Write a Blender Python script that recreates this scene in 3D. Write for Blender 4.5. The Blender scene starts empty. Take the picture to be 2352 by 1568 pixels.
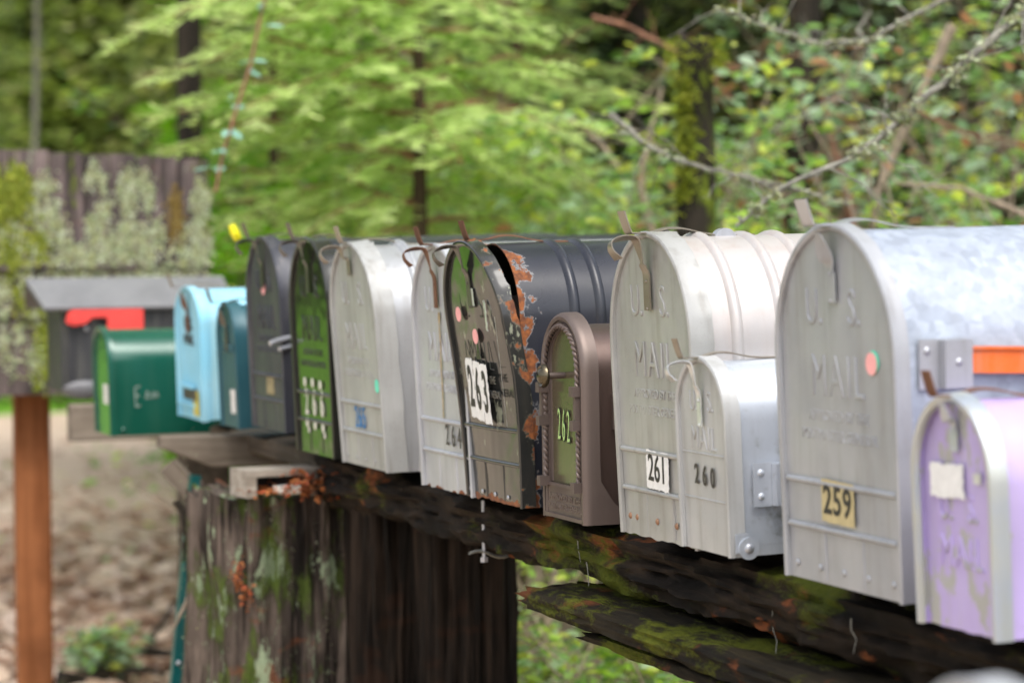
import bpy, math, random
import numpy as np
from mathutils import Vector, Matrix, noise
R_ = random.Random(7)
NP = np.random.default_rng(11)
S = bpy.context.scene
C = S.collection
rad = math.radians

# ------------------------------------------------------------------ camera
FPX, CW, CH = 6207.0, 2352.0, 1568.0
TH = rad(20.1); ROLL = rad(0.45); PITCH = math.atan((784 - 557) / FPX)
EYE = Vector((0, 0, 1.40))
HF = Vector((-math.cos(TH), math.sin(TH), 0))
FW = HF * math.cos(PITCH) + Vector((0, 0, -math.sin(PITCH)))
RT = FW.cross(Vector((0, 0, 1))).normalized(); UP = RT.cross(FW)
RT2 = RT * math.cos(ROLL) - UP * math.sin(ROLL)
UP2 = UP * math.cos(ROLL) + RT * math.sin(ROLL)
cam = bpy.data.cameras.new('camera'); camo = bpy.data.objects.new('camera', cam); C.objects.link(camo)
m = Matrix((RT2, UP2, -FW)).transposed().to_4x4(); m.translation = EYE
camo.matrix_world = m
cam.sensor_width = 36; cam.lens = FPX / CW * 36
cam.clip_start = 0.05; cam.clip_end = 500
cam.dof.use_dof = True; cam.dof.focus_distance = 3.42; cam.dof.aperture_fstop = 4.8; cam.dof.aperture_blades = 0
S.camera = camo

# ------------------------------------------------------------------ world, sun, exposure
SUN_EL, SUN_ROT = rad(60), rad(92)
w = bpy.data.worlds.new('World'); S.world = w; w.use_nodes = True
nt = w.node_tree; bg = nt.nodes['Background']
sky = nt.nodes.new('ShaderNodeTexSky'); sky.sky_type = 'NISHITA'; sky.sun_disc = False
sky.sun_elevation = SUN_EL; sky.sun_rotation = SUN_ROT; sky.air_density = 1.0; sky.dust_density = 4.0; sky.ozone_density = 1.0
hs = nt.nodes.new('ShaderNodeHueSaturation'); hs.inputs['Saturation'].default_value = 0.38
nt.links.new(sky.outputs[0], hs.inputs['Color']); nt.links.new(hs.outputs[0], bg.inputs['Color'])
bg.inputs['Strength'].default_value = 0.15
sl = bpy.data.lights.new('sun', 'SUN'); sl.energy = 0.6; sl.angle = rad(35); sl.color = (1, 0.97, 0.91)
so = bpy.data.objects.new('sun', sl); C.objects.link(so)
d = Vector((math.sin(SUN_ROT) * math.cos(SUN_EL), math.cos(SUN_ROT) * math.cos(SUN_EL), math.sin(SUN_EL)))
so.rotation_euler = d.to_track_quat('Z', 'Y').to_euler(); so.location = (0, -3, 8)
S.view_settings.view_transform = 'Standard'; S.view_settings.look = 'None'
S.view_settings.gamma = 1; S.view_settings.use_curve_mapping = False
S.view_settings.exposure = 1.16
S.render.engine = 'CYCLES'

# ------------------------------------------------------------------ helpers
def at(px, py, dep):
    """a world point, from a sight line and its distance along the view"""
    return EYE + (FW + RT2 * ((px - CW / 2) / FPX) + UP2 * ((CH / 2 - py) / FPX)) * dep
def tag(o, label=None, cat=None, group=None, kind=None):
    if label: o['label'] = label
    if cat: o['category'] = cat
    if group: o['group'] = group
    if kind: o['kind'] = kind
    return o
def thing(name, label, cat, loc=(0, 0, 0), rot=(0, 0, 0), group=None):
    o = bpy.data.objects.new(name, None); C.objects.link(o); o.empty_display_size = .05
    o.location = loc; o.rotation_euler = rot
    return tag(o, label, cat, group)
class MB:
    def __init__(s): s.v = []; s.f = []; s.w = []; s.m = []
    def add(s, vs, fs, wear=0.0, mi=0):
        b = len(s.v); s.v += [tuple(p) for p in vs]
        s.w += list(wear) if hasattr(wear, '__len__') else [wear] * len(vs)
        s.f += [tuple(b + i for i in f) for f in fs]; s.m += [mi] * len(fs)
        return s
    def grid(s, rows, closed=False, wear=0.0, mi=0):
        n = len(rows[0]); vs = [p for r in rows for p in r]; fs = []
        for i in range(len(rows) - 1):
            for j in range(n if closed else n - 1):
                k = (j + 1) % n
                fs.append((i * n + j, i * n + k, (i + 1) * n + k, (i + 1) * n + j))
        return s.add(vs, fs, wear, mi)
    def box(s, c, d, R=None, wear=0.0, mi=0):
        vs = [Vector((x * d[0] / 2, y * d[1] / 2, z * d[2] / 2)) for x in (-1, 1) for y in (-1, 1) for z in (-1, 1)]
        if R: vs = [R @ p for p in vs]
        vs = [p + Vector(c) for p in vs]
        return s.add(vs, [(0, 1, 3, 2), (4, 6, 7, 5), (0, 4, 5, 1), (2, 3, 7, 6), (0, 2, 6, 4), (1, 5, 7, 3)], wear, mi)
    def tube(s, pts, rs, n=8, caps=True, wear=0.0, jit=0, mi=0):
        pts = [Vector(p) for p in pts]
        if not hasattr(rs, '__len__'): rs = [rs] * len(pts)
        rows = []; a = None
        for i, p in enumerate(pts):
            t = (pts[min(i + 1, len(pts) - 1)] - pts[max(i - 1, 0)]).normalized()
            if a is None: a = t.orthogonal().normalized()
            a = (a - t * a.dot(t)).normalized(); b = t.cross(a)
            rows.append([p + (a * math.cos(2 * math.pi * k / n) + b * math.sin(2 * math.pi * k / n)) * rs[i] * (1 + (R_.uniform(-jit, jit) if jit else 0)) for k in range(n)])
        base = len(s.v)
        s.grid(rows, True, wear, mi)
        if caps:
            s.f.append(tuple(base + k for k in range(n))[::-1]); s.m.append(mi)
            s.f.append(tuple(base + (len(rows) - 1) * n + k for k in range(n))); s.m.append(mi)
        return s
    def dome(s, c, r, axis=(0, -1, 0), flat=.6, n=10, wear=0.0):
        ax = Vector(axis).normalized(); a = ax.orthogonal().normalized(); b = ax.cross(a); c = Vector(c)
        rows = []
        for i in range(4):
            t = i / 3 * math.pi / 2 * .94
            rows.append([c + (a * math.cos(2 * math.pi * k / n) + b * math.sin(2 * math.pi * k / n)) * r * math.cos(t) + ax * r * flat * math.sin(t) for k in range(n)])
        base = len(s.v); s.grid(rows, True, wear)
        s.f.append(tuple(base + 3 * n + k for k in range(n))); s.m.append(0)
        return s
    def build(s, name, mat, parent=None, smooth=True, ang=38, loc=None, rot=None):
        me = bpy.data.meshes.new(name); me.from_pydata(s.v, [], s.f)
        mats = mat if isinstance(mat, (list, tuple)) else [mat]
        for q in mats: me.materials.append(q)
        if len(mats) > 1: me.polygons.foreach_set('material_index', s.m)
        if any(s.w):
            a = me.attributes.new('wear', 'FLOAT', 'POINT'); a.data.foreach_set('value', [float(q) for q in s.w])
        me.update(); me.validate()
        if smooth:
            me.shade_smooth(); me.set_sharp_from_angle(angle=rad(ang))
        o = bpy.data.objects.new(name, me); C.objects.link(o)
        if parent: o.parent = parent
        if loc is not None: o.location = loc
        if rot is not None: o.rotation_euler = rot
        return o
def np_mesh(name, verts, nper, mat, parent=None, smooth=False, faces=None):
    """many separate polygons of nper corners"""
    me = bpy.data.meshes.new(name); n = len(verts)
    me.vertices.add(n); me.vertices.foreach_set('co', np.asarray(verts, dtype=np.float32).ravel())
    nf = n // nper
    me.loops.add(n); me.loops.foreach_set('vertex_index', np.arange(n, dtype=np.int32))
    me.polygons.add(nf); me.polygons.foreach_set('loop_start', np.arange(0, n, nper, dtype=np.int32))
    me.update(calc_edges=True)
    for q in (mat if isinstance(mat, (list, tuple)) else [mat]): me.materials.append(q)
    o = bpy.data.objects.new(name, me); C.objects.link(o)
    if parent: o.parent = parent
    return o
def nz(x, y, z, s=1.0): return noise.noise(Vector((x * s, y * s, z * s)))
def fz(x, y, z, s=1.0, o=4): return noise.fractal(Vector((x * s, y * s, z * s)), 1.0, 2.1, o)

# ------------------------------------------------------------------ materials
class NG:
    def __init__(s, name):
        s.mat = bpy.data.materials.new(name); s.mat.use_nodes = True; s.t = s.mat.node_tree; s.t.nodes.clear()
        s.out = s.n('ShaderNodeOutputMaterial'); s.tc = s.n('ShaderNodeTexCoord')
    def n(s, t, **k):
        x = s.t.nodes.new(t)
        for a, b in k.items(): setattr(x, a, b)
        return x
    def l(s, a, b): s.t.links.new(a, b)
    def put(s, sock, v):
        if isinstance(v, bpy.types.NodeSocket): s.l(v, sock)
        elif isinstance(v, tuple) and len(v) == 3 and sock.type == 'RGBA': sock.default_value = (*v, 1)
        else: sock.default_value = v
    def mapping(s, sc=(1, 1, 1), loc=(0, 0, 0), src='Object'):
        mp = s.n('ShaderNodeMapping'); s.l(s.tc.outputs[src], mp.inputs[0]); mp.inputs['Scale'].default_value = sc; mp.inputs['Location'].default_value = loc
        return mp.outputs[0]
    def noise(s, scale=5, det=5, rough=.55, sc=(1, 1, 1), loc=(0, 0, 0), dist=0, col=False):
        x = s.n('ShaderNodeTexNoise'); s.l(s.mapping(sc, loc), x.inputs['Vector'])
        x.inputs['Scale'].default_value = scale; x.inputs['Detail'].default_value = det; x.inputs['Roughness'].default_value = rough; x.inputs['Distortion'].default_value = dist
        return x.outputs['Color' if col else 'Fac']
    def voro(s, scale=20, sc=(1, 1, 1), out='Color', feat='F1'):
        x = s.n('ShaderNodeTexVoronoi', feature=feat); s.l(s.mapping(sc), x.inputs['Vector']); x.inputs['Scale'].default_value = scale
        return x.outputs[out]
    def step(s, v, a, b):
        x = s.n('ShaderNodeMapRange'); x.interpolation_type = 'SMOOTHSTEP'
        s.l(v, x.inputs[0]); x.inputs[1].default_value = a; x.inputs[2].default_value = b
        return x.outputs[0]
    def lin(s, v, a, b, c, d):
        x = s.n('ShaderNodeMapRange'); s.l(v, x.inputs[0])
        for i, q in enumerate((a, b, c, d)): x.inputs[i + 1].default_value = q
        return x.outputs[0]
    def math(s, op, a, b=0.0):
        x = s.n('ShaderNodeMath', operation=op); s.put(x.inputs[0], a); s.put(x.inputs[1], b)
        return x.outputs[0]
    def mix(s, f, a, b):
        x = s.n('ShaderNodeMix', data_type='RGBA'); s.put(x.inputs[0], f); s.put(x.inputs[6], a); s.put(x.inputs[7], b)
        return x.outputs[2]
    def attr(s, name, out='Fac'):
        x = s.n('ShaderNodeAttribute', attribute_name=name); return x.outputs[out]
    def xyz(s, src='Object'):
        x = s.n('ShaderNodeSeparateXYZ'); s.l(s.tc.outputs[src], x.inputs[0]); return x.outputs
    def bump(s, h, st=.3, dist=.001):
        x = s.n('ShaderNodeBump'); s.l(h, x.inputs['Height']); x.inputs['Strength'].default_value = st; x.inputs['Distance'].default_value = dist
        return x.outputs[0]
    def bsdf(s, col, rough=.5, metal=0.0, nrm=None, spec=.5, coat=0.0):
        b = s.n('ShaderNodeBsdfPrincipled'); s.put(b.inputs['Base Color'], col); s.put(b.inputs['Roughness'], rough); s.put(b.inputs['Metallic'], metal)
        b.inputs['Specular IOR Level'].default_value = spec
        if coat: b.inputs['Coat Weight'].default_value = coat; b.inputs['Coat Roughness'].default_value = .15
        if nrm is not None: s.l(nrm, b.inputs['Normal'])
        s.l(b.outputs[0], s.out.inputs[0]); return b

RUST1, RUST2 = (.27, .085, .02), (.10, .032, .012)
def metal(name, col, col2=None, met=.3, rough=.42, dirt=(.12, .10, .06), da=.35, rust=0.0, rthr=.75, chip=None, spangle=False, seed=0.0, dent=.25, fleck=0.0, grime=0.0, coat=0.0):
    g = NG(name); col2 = col2 or tuple(c * .8 for c in col)
    big = g.noise(9, 4, loc=(seed, seed, 0)); base = g.mix(g.step(big, .35, .68), col, col2)
    if spangle:
        vc = g.voro(95); sp = g.n('ShaderNodeSeparateColor'); g.l(vc, sp.inputs[0])
        base = g.mix(g.lin(sp.outputs[0], 0, 1, 0, .6), base, tuple(min(1, c * 1.45) for c in col))
        vc2 = g.noise(45, 3); base = g.mix(g.lin(vc2, .35, .7, 0, .5), base, tuple(c * .65 for c in col))
    st = g.noise(1, 5, sc=(60, 60, 5), loc=(seed, 0, seed)); sm = g.step(st, .45, .76)
    base = g.mix(g.math('MULTIPLY', sm, da), base, dirt)
    blt = g.noise(16, 6, rough=.68, loc=(seed, 2, seed + 5)); base = g.mix(g.math('MULTIPLY', g.step(blt, .56, .74), da * .55), base, dirt)
    fine = g.noise(260, 3, rough=.7); base = g.mix(g.math('MULTIPLY', g.step(fine, .55, .8), da * .7), base, dirt)
    if grime:
        gr = g.noise(28, 6, rough=.65, loc=(0, seed, 3)); gz = g.attr('wear')
        base = g.mix(g.math('MULTIPLY', g.step(g.math('ADD', gr, g.math('MULTIPLY', gz, .35)), .55, .78), grime), base, (.09, .085, .03))
    ro = g.lin(big, .3, .7, rough * .85, rough * 1.2); me = met
    if fleck:
        fl = g.noise(30, 6, rough=.7, sc=(1, 1, .45), loc=(seed, 5, 0)); fm = g.step(fl, .64 - fleck * .1, .66 - fleck * .1)
        base = g.mix(fm, base, chip or (.5, .5, .5)); 
    if rust:
        rn = g.noise(26, 7, rough=.62, loc=(seed, seed, seed)); wr = g.attr('wear')
        rv = g.math('ADD', rn, g.math('MULTIPLY', wr, rust))
        rm = g.step(rv, rthr, rthr + .035)
        rc = g.mix(g.step(g.noise(85, 6, rough=.7), .34, .62), RUST1, RUST2)
        edge = g.math('SUBTRACT', g.step(rv, rthr - .018, rthr), rm)
        if chip and rust > .2: base = g.mix(g.math('MULTIPLY', g.math('MAXIMUM', edge, 0.0), .28), base, chip)
        base = g.mix(rm, base, rc); ro = g.mix(rm, ro, (.85, .85, .85))
        me = g.math('MULTIPLY', g.math('SUBTRACT', 1.0, rm), met)
        h = g.math('ADD', g.math('MULTIPLY', big, dent), g.math('MULTIPLY', rm, g.math('ADD', g.noise(160, 4), -1.0)))
    else: h = g.math('ADD', g.math('MULTIPLY', big, dent), g.math('MULTIPLY', fine, .12))
    g.bsdf(base, ro, me, g.bump(h, .5, .0012), coat=coat)
    return g.mat
def plain(name, col, rough=.6, met=0.0, var=.25, sc=40, coat=0.0):
    g = NG(name); n = g.noise(sc, 5, rough=.65)
    g.bsdf(g.mix(g.lin(n, .35, .65, 0, 1), tuple(c * (1 - var) for c in col), tuple(min(1, c * (1 + var * .6)) for c in col)), rough, met, g.bump(n, .2, .0008), coat=coat)
    return g.mat
def leafmat(name, cols, trans=.45, rough=.42, vein=False):
    g = NG(name); geo = g.n('ShaderNodeNewGeometry'); cr = g.n('ShaderNodeValToRGB'); g.l(geo.outputs['Random Per Island'], cr.inputs[0])
    el = cr.color_ramp.elements; k = len(cols)
    cr.color_ramp.interpolation = 'CONSTANT' if k > 4 else 'LINEAR'
    el[0].position = 0; el[0].color = (*cols[0], 1); el[1].position = 1 if k <= 4 else (k - 1) / k; el[1].color = (*cols[-1], 1)
    for i in range(1, k - 1):
        e = el.new(i / (k - 1) if k <= 4 else i / k); e.color = (*cols[i], 1)
    b = g.n('ShaderNodeBsdfPrincipled'); g.l(cr.outputs[0], b.inputs['Base Color']); b.inputs['Roughness'].default_value = rough
    t = g.n('ShaderNodeBsdfTranslucent'); tc = g.n('ShaderNodeHueSaturation'); g.l(cr.outputs[0], tc.inputs['Color']); tc.inputs['Value'].default_value = 1.7; tc.inputs['Saturation'].default_value = 1.1; tc.inputs['Hue'].default_value = .49
    g.l(tc.outputs[0], t.inputs['Color'])
    mx = g.n('ShaderNodeMixShader'); mx.inputs[0].default_value = trans; g.l(b.outputs[0], mx.inputs[1]); g.l(t.outputs[0], mx.inputs[2]); g.l(mx.outputs[0], g.out.inputs[0])
    return g.mat
def woodmat(name, c1, c2, ax='x', moss=0.0, lichen=0.0, rot=0.0, seed=0.0, rough=.8, mossc=(.10, .15, .015), bs=1.0, ms=8):
    g = NG(name); sc = {'x': (2.2, 40, 40), 'y': (40, 2.2, 40), 'z': (40, 40, 2.2)}[ax]
    gr = g.noise(1, 7, rough=.65, sc=sc, loc=(seed, seed, seed), dist=.6)
    base = g.mix(g.step(gr, .34, .66), c1, c2)
    bl = g.noise(7, 5, loc=(seed, 0, seed)); base = g.mix(g.lin(bl, .4, .7, 0, .6), base, tuple(c * .45 for c in c1))
    if rot:
        rn = g.noise(9, 5, loc=(3 + seed, 1, 2), sc=(1, 1, 1.8)); base = g.mix(g.math('MULTIPLY', g.step(rn, .60, .68), rot), base, (.20, .06, .018))
    h = gr
    if moss:
        s2 = {'x': (.7, 1.4, 1.4), 'y': (1.4, .7, 1.4), 'z': (1.6, 1.6, .6)}[ax]
        mn = g.noise(ms, 8, rough=.72, sc=s2, loc=(seed, 4, 2)); mm = g.step(mn, .62 - moss * .2, .72 - moss * .2)
        mc = g.mix(g.noise(90, 4), mossc, (mossc[0] * 2.6, mossc[1] * 2.1, mossc[2] * 2))
        base = g.mix(mm, base, mc); h = g.math('ADD', gr, g.math('MULTIPLY', g.math('MULTIPLY', g.noise(150, 5, rough=.8), mm), 1.2))
    if lichen:
        ln = g.noise(14, 8, rough=.75, sc=(1.6, 1.6, .55), loc=(seed + 9, 0, 2)); lm = g.step(ln, .66 - lichen * .17, .70 - lichen * .17)
        base = g.mix(g.math('MULTIPLY', lm, .85), base, g.mix(g.noise(60, 3), (.20, .27, .15), (.42, .50, .33)))
    g.bsdf(base, rough, 0.0, g.bump(h, .9, .006 * bs), spec=.15)
    return g.mat

M = {}
M['rib'] = metal('grey_painted_steel', (.41, .42, .43), (.34, .35, .36), met=.35, rough=.36, da=.3, seed=2)
M['C'] = metal('pale_grey_door_paint', (.40, .405, .395), (.33, .335, .325), met=.12, rough=.42, da=.38, dent=.6, seed=4)
M['D'] = metal('weathered_aluminium_paint', (.47, .48, .50), (.40, .41, .43), met=.18, rough=.40, da=.25, rust=.62, rthr=.98, seed=6)
M['Dbody'] = metal('pinkish_rusty_aluminium', (.52, .42, .38), (.48, .42, .40), met=.4, rough=.38, da=.2, rust=.45, rthr=.92, seed=8)
M['black'] = metal('old_black_enamel', (.016, .018, .026), (.024, .026, .034), met=0.0, rough=.30, da=.10, dirt=(.06, .06, .05), rust=.62, rthr=.845, chip=(.55, .56, .55), seed=3, dent=.45)
M['blackdoor'] = metal('peeling_black_enamel', (.020, .021, .020), (.03, .03, .028), met=0.0, rough=.13, da=.22, dirt=(.10, .09, .06), rust=.62, rthr=.88, chip=(.22, .23, .17), fleck=.15, seed=5, dent=.3, coat=.15, grime=.0)
M['A'] = metal('dull_black_paint', (.045, .048, .062), (.035, .037, .048), met=.15, rough=.45, da=.45, dirt=(.16, .15, .14), seed=1)
M['Bdoor'] = metal('gloss_black_door_paint', (.018, .019, .016), (.022, .022, .018), met=0.0, rough=.16, da=.12, dirt=(.1, .09, .05), rust=.5, rthr=1.03, seed=9, coat=.1)
M['galv'] = metal('galvanised_spangled_steel', (.36, .40, .47), (.30, .34, .40), met=.45, rough=.6, da=.15, spangle=True, dirt=(.25, .25, .24))
M['I'] = metal('stamped_grey_steel', (.385, .395, .415), (.32, .33, .35), met=.2, rough=.38, da=.28, seed=7, dent=.6)
M['G'] = metal('aged_beige_grey_paint', (.385, .385, .37), (.315, .315, .30), met=.14, rough=.36, da=.35, dent=.7, rust=.22, rthr=.86, seed=12)
M['Gbody'] = metal('cream_grey_ribbed_steel', (.50, .465, .44), (.45, .43, .42), met=.3, rough=.36, da=.22, dirt=(.35, .22, .15), rust=.40, rthr=.88, seed=13)
M['Hbody'] = metal('brushed_white_steel', (.60, .64, .70), (.54, .58, .64), met=.5, rough=.36, da=.2, dirt=(.2, .2, .19), seed=14, grime=.6)
M['H'] = metal('off_white_door_paint', (.46, .465, .46), (.40, .405, .40), met=.15, rough=.4, da=.3, dent=.6, seed=15)
M['F'] = metal('bronze_powder_coat', (.12, .082, .070), (.10, .070, .06), met=.7, rough=.36, da=.12, dirt=(.22, .19, .17), seed=16)
M['F2'] = metal('matte_bronze_casting', (.15, .115, .10), (.12, .09, .08), met=.5, rough=.5, da=.2, dirt=(.20, .17, .15), seed=33)
M['Fpanel'] = metal('smoked_bronze_panel', (.10, .085, .05), (.085, .07, .04), met=.1, rough=.24, da=.1, seed=17, coat=.15, dent=.1)
M['J'] = metal('flaking_lilac_paint', (.43, .34, .64), (.50, .42, .70), met=.1, rough=.42, da=.35, dirt=(.34, .33, .33), chip=(.38, .38, .36), fleck=1.1, seed=18)
M['Jbody'] = metal('lilac_side_paint', (.50, .39, .72), (.43, .33, .66), met=.15, rough=.36, da=.25, dirt=(.45, .42, .40), chip=(.40, .38, .36), fleck=.25, seed=19)
M['Jrim'] = metal('bare_pale_rim', (.44, .49, .58), (.50, .52, .50), met=.5, rough=.3, da=.45, dirt=(.45, .42, .2), seed=20)
M['green'] = metal('forest_green_enamel', (.004, .075, .048), (.006, .085, .055), met=.1, rough=.22, da=.08, dirt=(.1, .16, .12), seed=21, coat=.5, dent=.2)
M['lblue'] = metal('powder_blue_paint', (.24, .56, .72), (.30, .62, .78), met=.05, rough=.45, da=.3, dirt=(.45, .42, .2), rust=.35, rthr=.9, seed=22)
M['teal'] = metal('dark_teal_paint', (.02, .085, .11), (.025, .10, .125), met=.1, rough=.4, da=.3, dirt=(.1, .14, .14), seed=23)
M['plast'] = metal('weathered_black_plastic', (.022, .022, .025), (.035, .035, .038), met=0.0, rough=.42, da=.6, dirt=(.16, .155, .13), seed=24)
M['plastroof'] = metal('grey_plastic_roof', (.19, .19, .20), (.15, .15, .16), met=0.0, rough=.35, da=.3, dirt=(.26, .26, .25), seed=25)  # roof and door lip coloured paler than the black body
M['red'] = plain('red_plastic', (.75, .06, .05), .4, var=.1)
M['orange'] = metal('scratched_orange_paint', (.80, .15, .015), (.70, .13, .015), met=0.0, rough=.4, da=.3, dirt=(.4, .35, .3), seed=26)
M['zinc'] = metal('zinc_bracket', (.46, .47, .50), (.40, .41, .44), met=.6, rough=.35, da=.25, seed=27)
M['latch'] = metal('tarnished_latch_steel', (.30, .27, .22), (.22, .19, .15), met=.6, rough=.42, da=.5, dirt=(.14, .08, .04), seed=28)
M['latchrust'] = metal('rusted_latch_steel', (.19, .085, .045), (.12, .055, .03), met=.3, rough=.6, da=.5, dirt=(.08, .03, .02), seed=29)
M['latchdark'] = metal('dark_latch_steel', (.09, .085, .075), (.14, .12, .10), met=.6, rough=.38, da=.4, seed=30)
M['knob'] = metal('antique_brass_knob', (.12, .10, .065), (.07, .06, .045), met=.9, rough=.28, da=.3, seed=31)
M['pink'] = plain('pink_sticker', (.90, .42, .40), .7, var=.06)
M['mint'] = plain('mint_sticker', (.16, .72, .50), .7, var=.06)
M['white'] = plain('white_vinyl', (.80, .80, .78), .5, var=.1, sc=90)
M['offw'] = plain('weathered_white_paint', (.66, .64, .56), .6, var=.3, sc=120)
M['gold'] = plain('faded_gold_sticker', (.50, .42, .22), .5, var=.15)
M['ink'] = plain('black_ink', (.012, .012, .012), .5, var=.3)
M['dink'] = plain('faded_black_ink', (.05, .045, .035), .6, var=.6, sc=150)
M['bink'] = plain('blue_ink', (.03, .20, .48), .6, var=.4, sc=120)
M['lime'] = plain('lime_foil', (.50, .72, .28), .35, .2, var=.3, sc=200)
M['yellow'] = plain('yellow_tape', (.85, .80, .02), .5, var=.1)
M['tape'] = plain('silver_tape', (.66, .68, .68), .3, .5, var=.15)
M['cream'] = plain('cream_card', (.72, .70, .66), .6, var=.12)
M['void'] = plain('shadowed_steel', (.02, .02, .02), .7)  # near-black colour stands in for the shade inside boxes and hollows
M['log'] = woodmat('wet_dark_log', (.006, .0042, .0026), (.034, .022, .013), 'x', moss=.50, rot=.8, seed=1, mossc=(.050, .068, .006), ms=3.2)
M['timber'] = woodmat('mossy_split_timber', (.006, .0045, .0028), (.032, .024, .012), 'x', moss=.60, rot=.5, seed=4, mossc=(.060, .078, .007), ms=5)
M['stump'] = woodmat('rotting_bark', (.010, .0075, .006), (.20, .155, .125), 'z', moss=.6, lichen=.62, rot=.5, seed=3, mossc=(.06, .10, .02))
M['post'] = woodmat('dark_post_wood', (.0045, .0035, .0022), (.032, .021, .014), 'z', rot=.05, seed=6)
M['lumber'] = woodmat('weathered_lumber', (.15, .12, .09), (.30, .25, .20), 'y', lichen=.12, seed=7, bs=.4)
M['lumberx'] = woodmat('weathered_plank', (.07, .055, .04), (.14, .11, .08), 'x', lichen=.1, seed=8, bs=.4)
M['redpost'] = woodmat('redwood_post', (.19, .065, .022), (.30, .115, .045), 'z', seed=2, bs=.25)
M['shake'] = woodmat('old_cedar_shakes', (.04, .032, .031), (.20, .155, .145), 'z', lichen=.30, moss=.30, rot=.1, seed=5)
M['bark'] = woodmat('conifer_bark', (.045, .030, .020), (.13, .085, .055), 'z', moss=.1, seed=9)
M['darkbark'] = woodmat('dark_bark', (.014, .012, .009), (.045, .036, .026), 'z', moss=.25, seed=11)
M['twig'] = plain('dead_twig_bark', (.30, .235, .17), .8, var=.35)
M['rtwig'] = plain('reddish_twig_bark', (.26, .12, .07), .75, var=.35)
M['gtwig'] = plain('grey_lichened_bark', (.24, .23, .19), .85, var=.55, sc=60)
M['lich'] = leafmat('pale_lichen', [(.24, .30, .15), (.38, .44, .26), (.50, .54, .38), (.34, .36, .15), (.42, .43, .27), (.22, .20, .14)], .25, .8)
M['moss'] = leafmat('yellow_green_moss', [(.09, .12, .01), (.26, .31, .02), (.16, .21, .015), (.36, .38, .05)], .3, .8)
M['needle'] = leafmat('bright_conifer_needles', [(.26, .37, .12), (.38, .50, .19), (.52, .62, .29), (.32, .43, .17)], .6, .5)
M['needle2'] = leafmat('dull_conifer_needles', [(.05, .075, .008), (.10, .12, .012), (.07, .10, .012), (.17, .16, .02)], .4, .6)
M['leafA'] = leafmat('fresh_shrub_leaves', [(.14, .26, .06), (.26, .43, .09), (.38, .55, .10), (.20, .35, .13), (.34, .46, .26), (.50, .58, .12)], .45, .28)
M['leafB'] = leafmat('glossy_bluegreen_leaves', [(.16, .27, .13), (.28, .41, .24), (.40, .51, .37), (.23, .40, .11), (.48, .54, .12), (.34, .19, .10), (.32, .45, .28)], .4, .25)
M['leafC'] = leafmat('woodland_leaves', [(.06, .09, .02), (.14, .19, .04), (.23, .30, .07), (.32, .33, .14)], .45, .5)
M['leafD'] = leafmat('lime_leaves', [(.16, .36, .03), (.22, .46, .04), (.12, .30, .03)], .5, .4)
M['leafV'] = leafmat('pale_teal_leaves', [(.25, .48, .40), (.33, .58, .48), (.20, .42, .34)], .3, .3)
M['dead'] = leafmat('fallen_leaves', [(.48, .33, .24), (.60, .45, .35), (.36, .22, .15), (.68, .54, .44), (.52, .40, .33), (.28, .20, .15)], .15, .7)
M['rotten'] = leafmat('orange_rotten_wood', [(.30, .09, .02), (.42, .15, .04), (.20, .06, .02), (.5, .10, .03)], .1, .7)
def groundmat(name, a, b, c, sc=3.0):
    g = NG(name); n1 = g.noise(sc, 8, rough=.7); n2 = g.noise(sc * 14, 5, rough=.7)
    col = g.mix(g.step(n1, .35, .65), a, b); col = g.mix(g.math('MULTIPLY', g.step(n2, .5, .7), .6), col, c)
    g.bsdf(col, .9, 0, g.bump(g.math('ADD', n1, n2), .6, .02), spec=.2); return g.mat
M['floor'] = groundmat('forest_floor', (.07, .05, .03), (.13, .09, .055), (.20, .15, .10))
M['road'] = groundmat('gravel_road', (.47, .37, .28), (.54, .43, .33), (.38, .30, .24), 1.4)
M['lawn'] = groundmat('lawn_grass', (.12, .30, .02), (.17, .38, .03), (.20, .42, .05), 1.2)
M['bank'] = groundmat('wooded_slope', (.035, .05, .012), (.08, .11, .025), (.10, .08, .04), 1.1)

# ------------------------------------------------------------------ the setting
def sheet(name, pts, z, mat, kind='structure'):
    b = MB(); b.add([(x, y, z) for x, y in pts], [tuple(range(len(pts)))])
    return tag(b.build(name, mat, smooth=False), kind=kind)
sheet('ground', [(-220, -220), (220, -220), (220, 220), (-220, 220)], 0, M['floor'])
sheet('road', [(-25, -70), (25, -70), (25, .6), (-6.6, .8), (-9, 3.3), (-17, 7.0), (-25, 7.4)], .008, M['road'])
sheet('lawn', [(-13.5, -70), (-13.5, -1.6), (-22, 2.0), (-22.5, 4.2), (-25, 7.5), (-90, 20), (-90, -70)], .012, M['lawn'])
def bank():
    b = MB(); rows = []
    for i in range(90):
        t = i / 89
        a = rad(-40 + t * 160)                      # angle from -X towards +Y
        row = []
        for j in range(9):
            r = (30 if a > rad(8) else 46) + j * 2.5 + 2 * nz(i * .3, 1, 0)
            if a > rad(13): r -= 12 * min(1, (a - rad(13)) / rad(12))
            h = 8 * (j / 8) ** .8 + .8 * nz(i * .4, j * .5, 4)
            row.append((-r * math.cos(a), r * math.sin(a), -.3 + h))
        rows.append(row)
    b.grid(rows); return tag(b.build('wooded_bank', M['bank']), kind='structure')
bank()

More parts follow.
